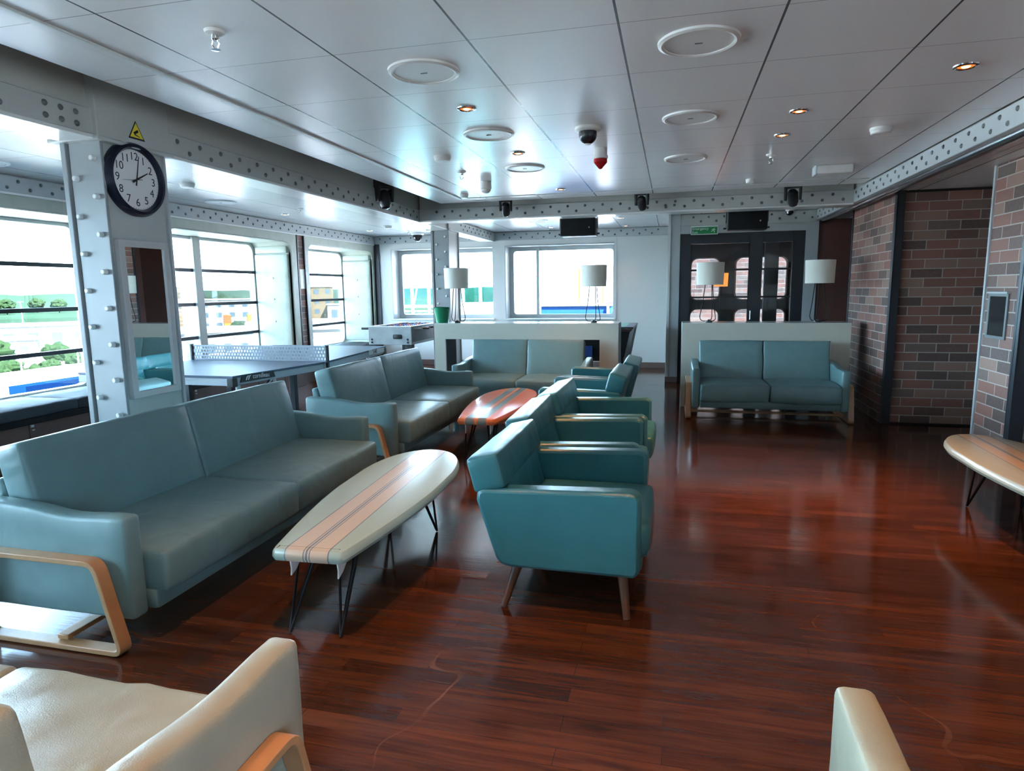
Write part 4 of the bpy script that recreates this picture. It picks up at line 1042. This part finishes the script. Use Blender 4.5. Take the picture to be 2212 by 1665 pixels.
def building(az, d, w, dp, h, m, label, nwin=5, rows=2, roof=False):
    x, y = polar(az, d); t = thing('building', label, 'building', (x, y, GZ), math.radians(az))
    obj('wall', MB().box(-w/2, w/2, 0, dp, 0, h), m, t, smooth=False); obj('roof', MB().box(-w/2-.4, w/2+.4, -.4, dp+.4, h, h+.5) if not roof else MB().prism([(-w/2-.5, h), (w/2+.5, h), (0, h+w*.13)], 'y', -.4, dp+.4), 'bldg_white', t, smooth=False)
    for r in range(rows):
        for k in range(nwin):
            cx = -w/2+w*(k+.5)/nwin; cz = h*(r+.55)/rows; obj('window', MB().box(cx-w/nwin*.22, cx+w/nwin*.22, -.06, .02, cz-h/rows*.24, cz+h/rows*.24), 'bldg_glass', t, smooth=False)
building(47.2, 205, 40, 14, 8, 'bldg_white', 'long low white building with small windows outside the left window', 8, 1)
building(53.4, 178, 18, 12, 6, 'bldg_white', 'pale hut with flat roof at the left edge beyond the tree', 3, 1)
building(43.6, 240, 22, 14, 10, 'bldg_cream', 'cream block half hidden by the near column', 4, 2)
building(49.0, 285, 44, 20, 5, 'bldg_white', 'wide pale shed at the water edge outside the left window', 6, 1)
building(33.5, 120, 42, 14, 9, 'bldg_white', 'long white terminal building with a row of dark windows below the middle window', 16, 1)
building(28.5, 145, 40, 14, 9, 'bldg_white', 'white terminal building with grid windows seen low in the farthest side window', 12, 2)
building(31.2, 310, 20, 14, 18, 'bldg_cream', 'cream tower block outside the middle window', 4, 4)
building(26.4, 240, 16, 14, 16, 'bldg_white', 'white block beside the red containers in the farthest side window', 3, 4)
building(37.4, 300, 26, 18, 13, 'bldg_white', 'white block behind the trees by the mullion of the middle window', 5, 3)
for az, d, ww, hh, m, l in [(52.6, 260, 14, 5, 'bldg_cream', 'low tan roofed house left of the long white building'), (55.6, 215, 14, 6, 'bldg_white', 'white hut at the far left edge outside'), (39.6, 150, 12, 6, 'bldg_white', 'white kiosk seen between column and mullion'), (27.6, 300, 24, 10, 'bldg_white', 'white shed at the water in the farthest side window')]:
    building(az, d, ww, 9, hh, m, l, 4, 1)
CM = {c: MB().box(-6, 6, -1.2, 1.2, 0, 2.6).mesh('container', 'cont_'+c) for c in ('red', 'orange', 'yellow', 'blue', 'white')}
def stack(az0, az1, d, cols, label, group, seed):
    rnd = random.Random(seed); n = len(cols)
    for i in range(n):
        az = az0+(az1-az0)*i/max(1, n-1); x, y = polar(az, d)
        for k, c in enumerate(cols[i]):
            o = bpy.data.objects.new('shipping_container', CM[{'r': 'red', 'o': 'orange', 'y': 'yellow', 'b': 'blue', 'w': 'white'}[c]]); C.objects.link(o)
            o.location = (x, y, GZ+.02+k*2.64); o.rotation_euler.z = math.radians(az+90+rnd.uniform(-2, 2))
            tag(o, '%s shipping container in the stacks outside the %s' % ({'r': 'red', 'o': 'orange', 'y': 'yellow', 'b': 'blue', 'w': 'white'}[c], label), 'container', '%s %s' % ({'r': 'red', 'o': 'orange', 'y': 'yellow', 'b': 'blue', 'w': 'white'}[c], group))
stack(37.8, 31.6, 255, ['oyo', 'yo', 'ooy', 'wr', 'oy', 'rr', 'bo', 'ow'], 'middle window', 'containers by the middle window', 1)
stack(28.3, 25.2, 215, ['rr', 'ryr', 'yo', 'wb', 'bb'], 'farthest side window', 'containers by the farthest side window', 2)
stack(46.0, 42.8, 230, ['rw', 'ry', 'yb', 'wr'], 'left window beside the near column', 'containers by the left window', 3)
# roads, white railings, gangway, lattice tower, cars
def road(pts, wd, label, z=.02, m='asphalt'):
    mb = MB(); v = []
    for i, p in enumerate(pts):
        a = Vector(pts[max(i-1, 0)]); b_ = Vector(pts[min(i+1, len(pts)-1)]); t_ = (b_-a).normalized(); q = Vector((-t_.y, t_.x))*wd/2; P = Vector(p)
        v += [(P.x+q.x, P.y+q.y, GZ+z), (P.x-q.x, P.y-q.y, GZ+z), (P.x-q.x, P.y-q.y, GZ+z+.05), (P.x+q.x, P.y+q.y, GZ+z+.05)]
    f = []
    for i in range(len(pts)-1): f += [(i*4+e, i*4+(e+1) % 4, (i+1)*4+(e+1) % 4, (i+1)*4+e) for e in range(4)]
    return ext('road', mb.add(v, f), m, label, 'road')
road([(-30, 5), (-45, 28), (-62, 48), (-85, 70)], 9, 'grey access road curving below the left window')
road([(-62, 0), (-78, 26), (-98, 46), (-124, 62)], 7, 'second grey road farther out below the left window')
def rail(pts, label, h=1.1, z=0.0):
    mb = MB()
    for k in (.35, .7, 1.0): mb.tube([(x, y, GZ+z+h*k) for x, y in pts], .07, 6)
    for i in range(len(pts)-1):
        a, b_ = Vector(pts[i]), Vector(pts[i+1]); n = max(1, int((b_-a).length/3))
        for q in range(n+1): p = a.lerp(b_, q/n); mb.cyl((p.x, p.y, GZ+z), (p.x, p.y, GZ+z+h), .06, n=6)
    return ext('railing', mb, 'outdoor_white', label, 'railing')
rail([(-23.0, 5), (-38.5, 30), (-56, 52), (-78, 76)], 'white railing along the near edge of the curving road')
rail([(-37, 2), (-52, 25), (-69, 43), (-92, 63)], 'white railing along the far edge of the curving road')
ext('gangway', MB().box(-84, -80, 36, 78, GZ+4.2, GZ+5.8), 'outdoor_white', 'long white covered gangway crossing the left window', 'gangway')
x, y = polar(47.3, 123); lt = MB()
for sx in (-1, 1):
    for sy in (-1, 1): lt.tube([(x+sx*1.0, y+sy*1.0, GZ), (x+sx*.8, y+sy*.8, GZ+16.5)], .16, 6)
for k in range(9):
    for (a, b_) in (((-1, -1), (1, -1)), ((1, -1), (1, 1)), ((1, 1), (-1, 1)), ((-1, 1), (-1, -1))):
        z0, z1 = GZ+k*1.8, GZ+(k+1)*1.8; lt.tube([(x+a[0]*.9, y+a[1]*.9, z0), (x+b_[0]*.9, y+b_[1]*.9, z1)], .08, 5)
ext('lattice_tower', lt, 'outdoor_white', 'white lattice tower rising outside the left window', 'tower')
def car(az, d, m, label):
    x, y = polar(az, d); t = thing('car', label, 'car', (x, y, GZ+.08), math.radians(az+80))
    obj('body', MB().cush((0, 0, .62), (2.1, .85, .38), .2, n=(5, 4, 3)), m, t); obj('cabin', MB().cush((-.2, 0, 1.1), (1.15, .74, .34), .22, n=(4, 4, 3)), 'bldg_glass', t)
    for sx in (-1, 1):
        for sy in (-1, 1): obj('wheel', MB().cyl((sx*1.3, sy*.72, .33), (sx*1.3, sy*.9, .33), .33), 'black', t)
car(54.6, 69, 'car_dark', 'dark car parked below the left window'); car(51.8, 85, 'car_dark', 'second dark car parked below the left window, right of the first')
car(44.3, 108, 'car_red', 'red car near the column edge of the left window'); car(46.4, 118, 'car_dark', 'black car behind the red one at the column edge')
def pole(az, d, h, label, group):
    x, y = polar(az, d); ext('lamp_post', MB().cyl((x, y, GZ), (x, y, GZ+h), .14, .08, 8).box(x-.9, x+.9, y-.15, y+.15, GZ+h, GZ+h+.15), 'outdoor_white', label, 'lamp post', group)
for az, d, h in ((51.6, 114, 9), (48.2, 100, 9), (44.3, 84, 9), (35.9, 160, 22), (27.1, 185, 20), (51.2, 232, 14)): pole(az, d, h, 'pale lamp post standing in the port outside', 'port lamp posts')
# ship's own deck just outside the side windows and the stern windows
trim(bx(-9.4, -6.93, -7.6, 14.5, .02, .20), 'outdoor_white'); trim(bx(-8.2, -7.92, 6.3, 8.6, .02, .42), 'outdoor_blue')
struct('floor_deck', bx(-12, 4.8, 14.1, 24, -.3, -.05), 'outdoor_white', smooth=False); struct('floor_deck', bx(-12, -.1, 13.15, 14.1, -.3, -.05), 'outdoor_white', smooth=False)
def windbreak(label, x0, x1, y, np, z=1.72, zm=1.14):
    t = thing('windbreak', label, 'glass screen', ((x0+x1)/2, y, 0)); w = (x1-x0)/2
    obj('top_rail', MB().box(-w, w, -.04, .04, z, z+.05), 'deck_frame', t); obj('mid_rail', MB().box(-w, w, -.04, .04, zm-.05, zm+.03).box(-w, w, -.03, .03, zm-.16, zm-.12), 'deck_frame', t)
    for k in range(np+1): xx = -w+2*w*k/np; obj('post', MB().box(xx-.03, xx+.03, -.05, .05, -.05, z+.02), 'deck_frame', t)
    for k in range(np): a = -w+2*w*k/np; obj('pane', MB().box(a+.05, a+2*w/np-.05, -.008, .008, zm+.04, z-.01).box(a+.05, a+2*w/np-.05, -.008, .008, .2, zm-.18), 'glass_cyan', t, smooth=False)
windbreak('white-framed glass windbreak on the deck outside the left stern window', -8.6, -4.1, 17.0, 9)
windbreak('white-framed glass windbreak on the deck outside the right stern window', -4.0, -3.1, 18.4, 2, 1.9, 1.2)
t = thing('loudspeaker', 'small grey outdoor loudspeaker on a slim pole beyond the left stern window', 'speaker', (-6.32, 15.6, 1.84)); t.rotation_euler = (0, .28, .5)
obj('cabinet', MB().cush((0, 0, 0), (.10, .11, .19), .02, n=(3, 3, 3)), 'outdoor_grey', t); obj('bracket', MB().cyl((0, 0, -.19), (.12, 0, -1.9), .02), 'outdoor_white', t)
t = thing('storage_box', 'blue deck locker with white edge low in the right stern window', 'box', (-2.35, 15.6, 0))
obj('body', MB().box(-.72, .95, -.3, .3, -.05, 1.14), 'outdoor_blue', t, .01); obj('lid', MB().box(-.75, .98, -.33, .33, 1.14, 1.19), 'deck_frame', t, .01); obj('side_trim', MB().box(.86, .92, -.34, -.3, -.05, 1.14), 'deck_frame', t)
t = thing('deckhouse', 'white superstructure filling the right stern window', 'building', (-1.1, 21.0, 0))
obj('wall', MB().box(-1.9, 4, 0, 3, -.05, 3.4), 'outdoor_white', t); 
for k, (x, c) in enumerate(((-1.82, 'yellow_rail'), (-1.5, 'deck_frame'), (-1.3, 'deck_frame'), (-1.05, 'yellow_rail'), (-.6, 'deck_frame'))): obj('pipe', MB().cyl((x, -.12, .6), (x, -.12, 2.2-.1*k), .035), c, t)
obj('red_band', MB().box(-1.0, 4, -.02, 0, 1.02, 1.10), 'red_plastic', t)
tag(obj('brick_house', MB().box(-.05, 5, 16.5, 17, -.05, 3), 'brick', smooth=False), 'reddish deckhouse wall glimpsed through the rounded corridor windows', 'wall')
t = thing('corridor_lamp', 'lamp with orange shade glowing behind the glazed door', 'lamp', (.93, 13.4, 0))
obj('lamp_shade', MB().lathe([(.125, 1.56), (.135, 1.82), (.13, 1.82), (.12, 1.56)], 32), 'orange_shade', t); obj('stand', MB().cyl((0, 0, 0), (0, 0, 1.62), .012).cyl((0, 0, 0), (0, 0, .03), .13), 'wire_black', t)
bpy.context.view_layer.update()
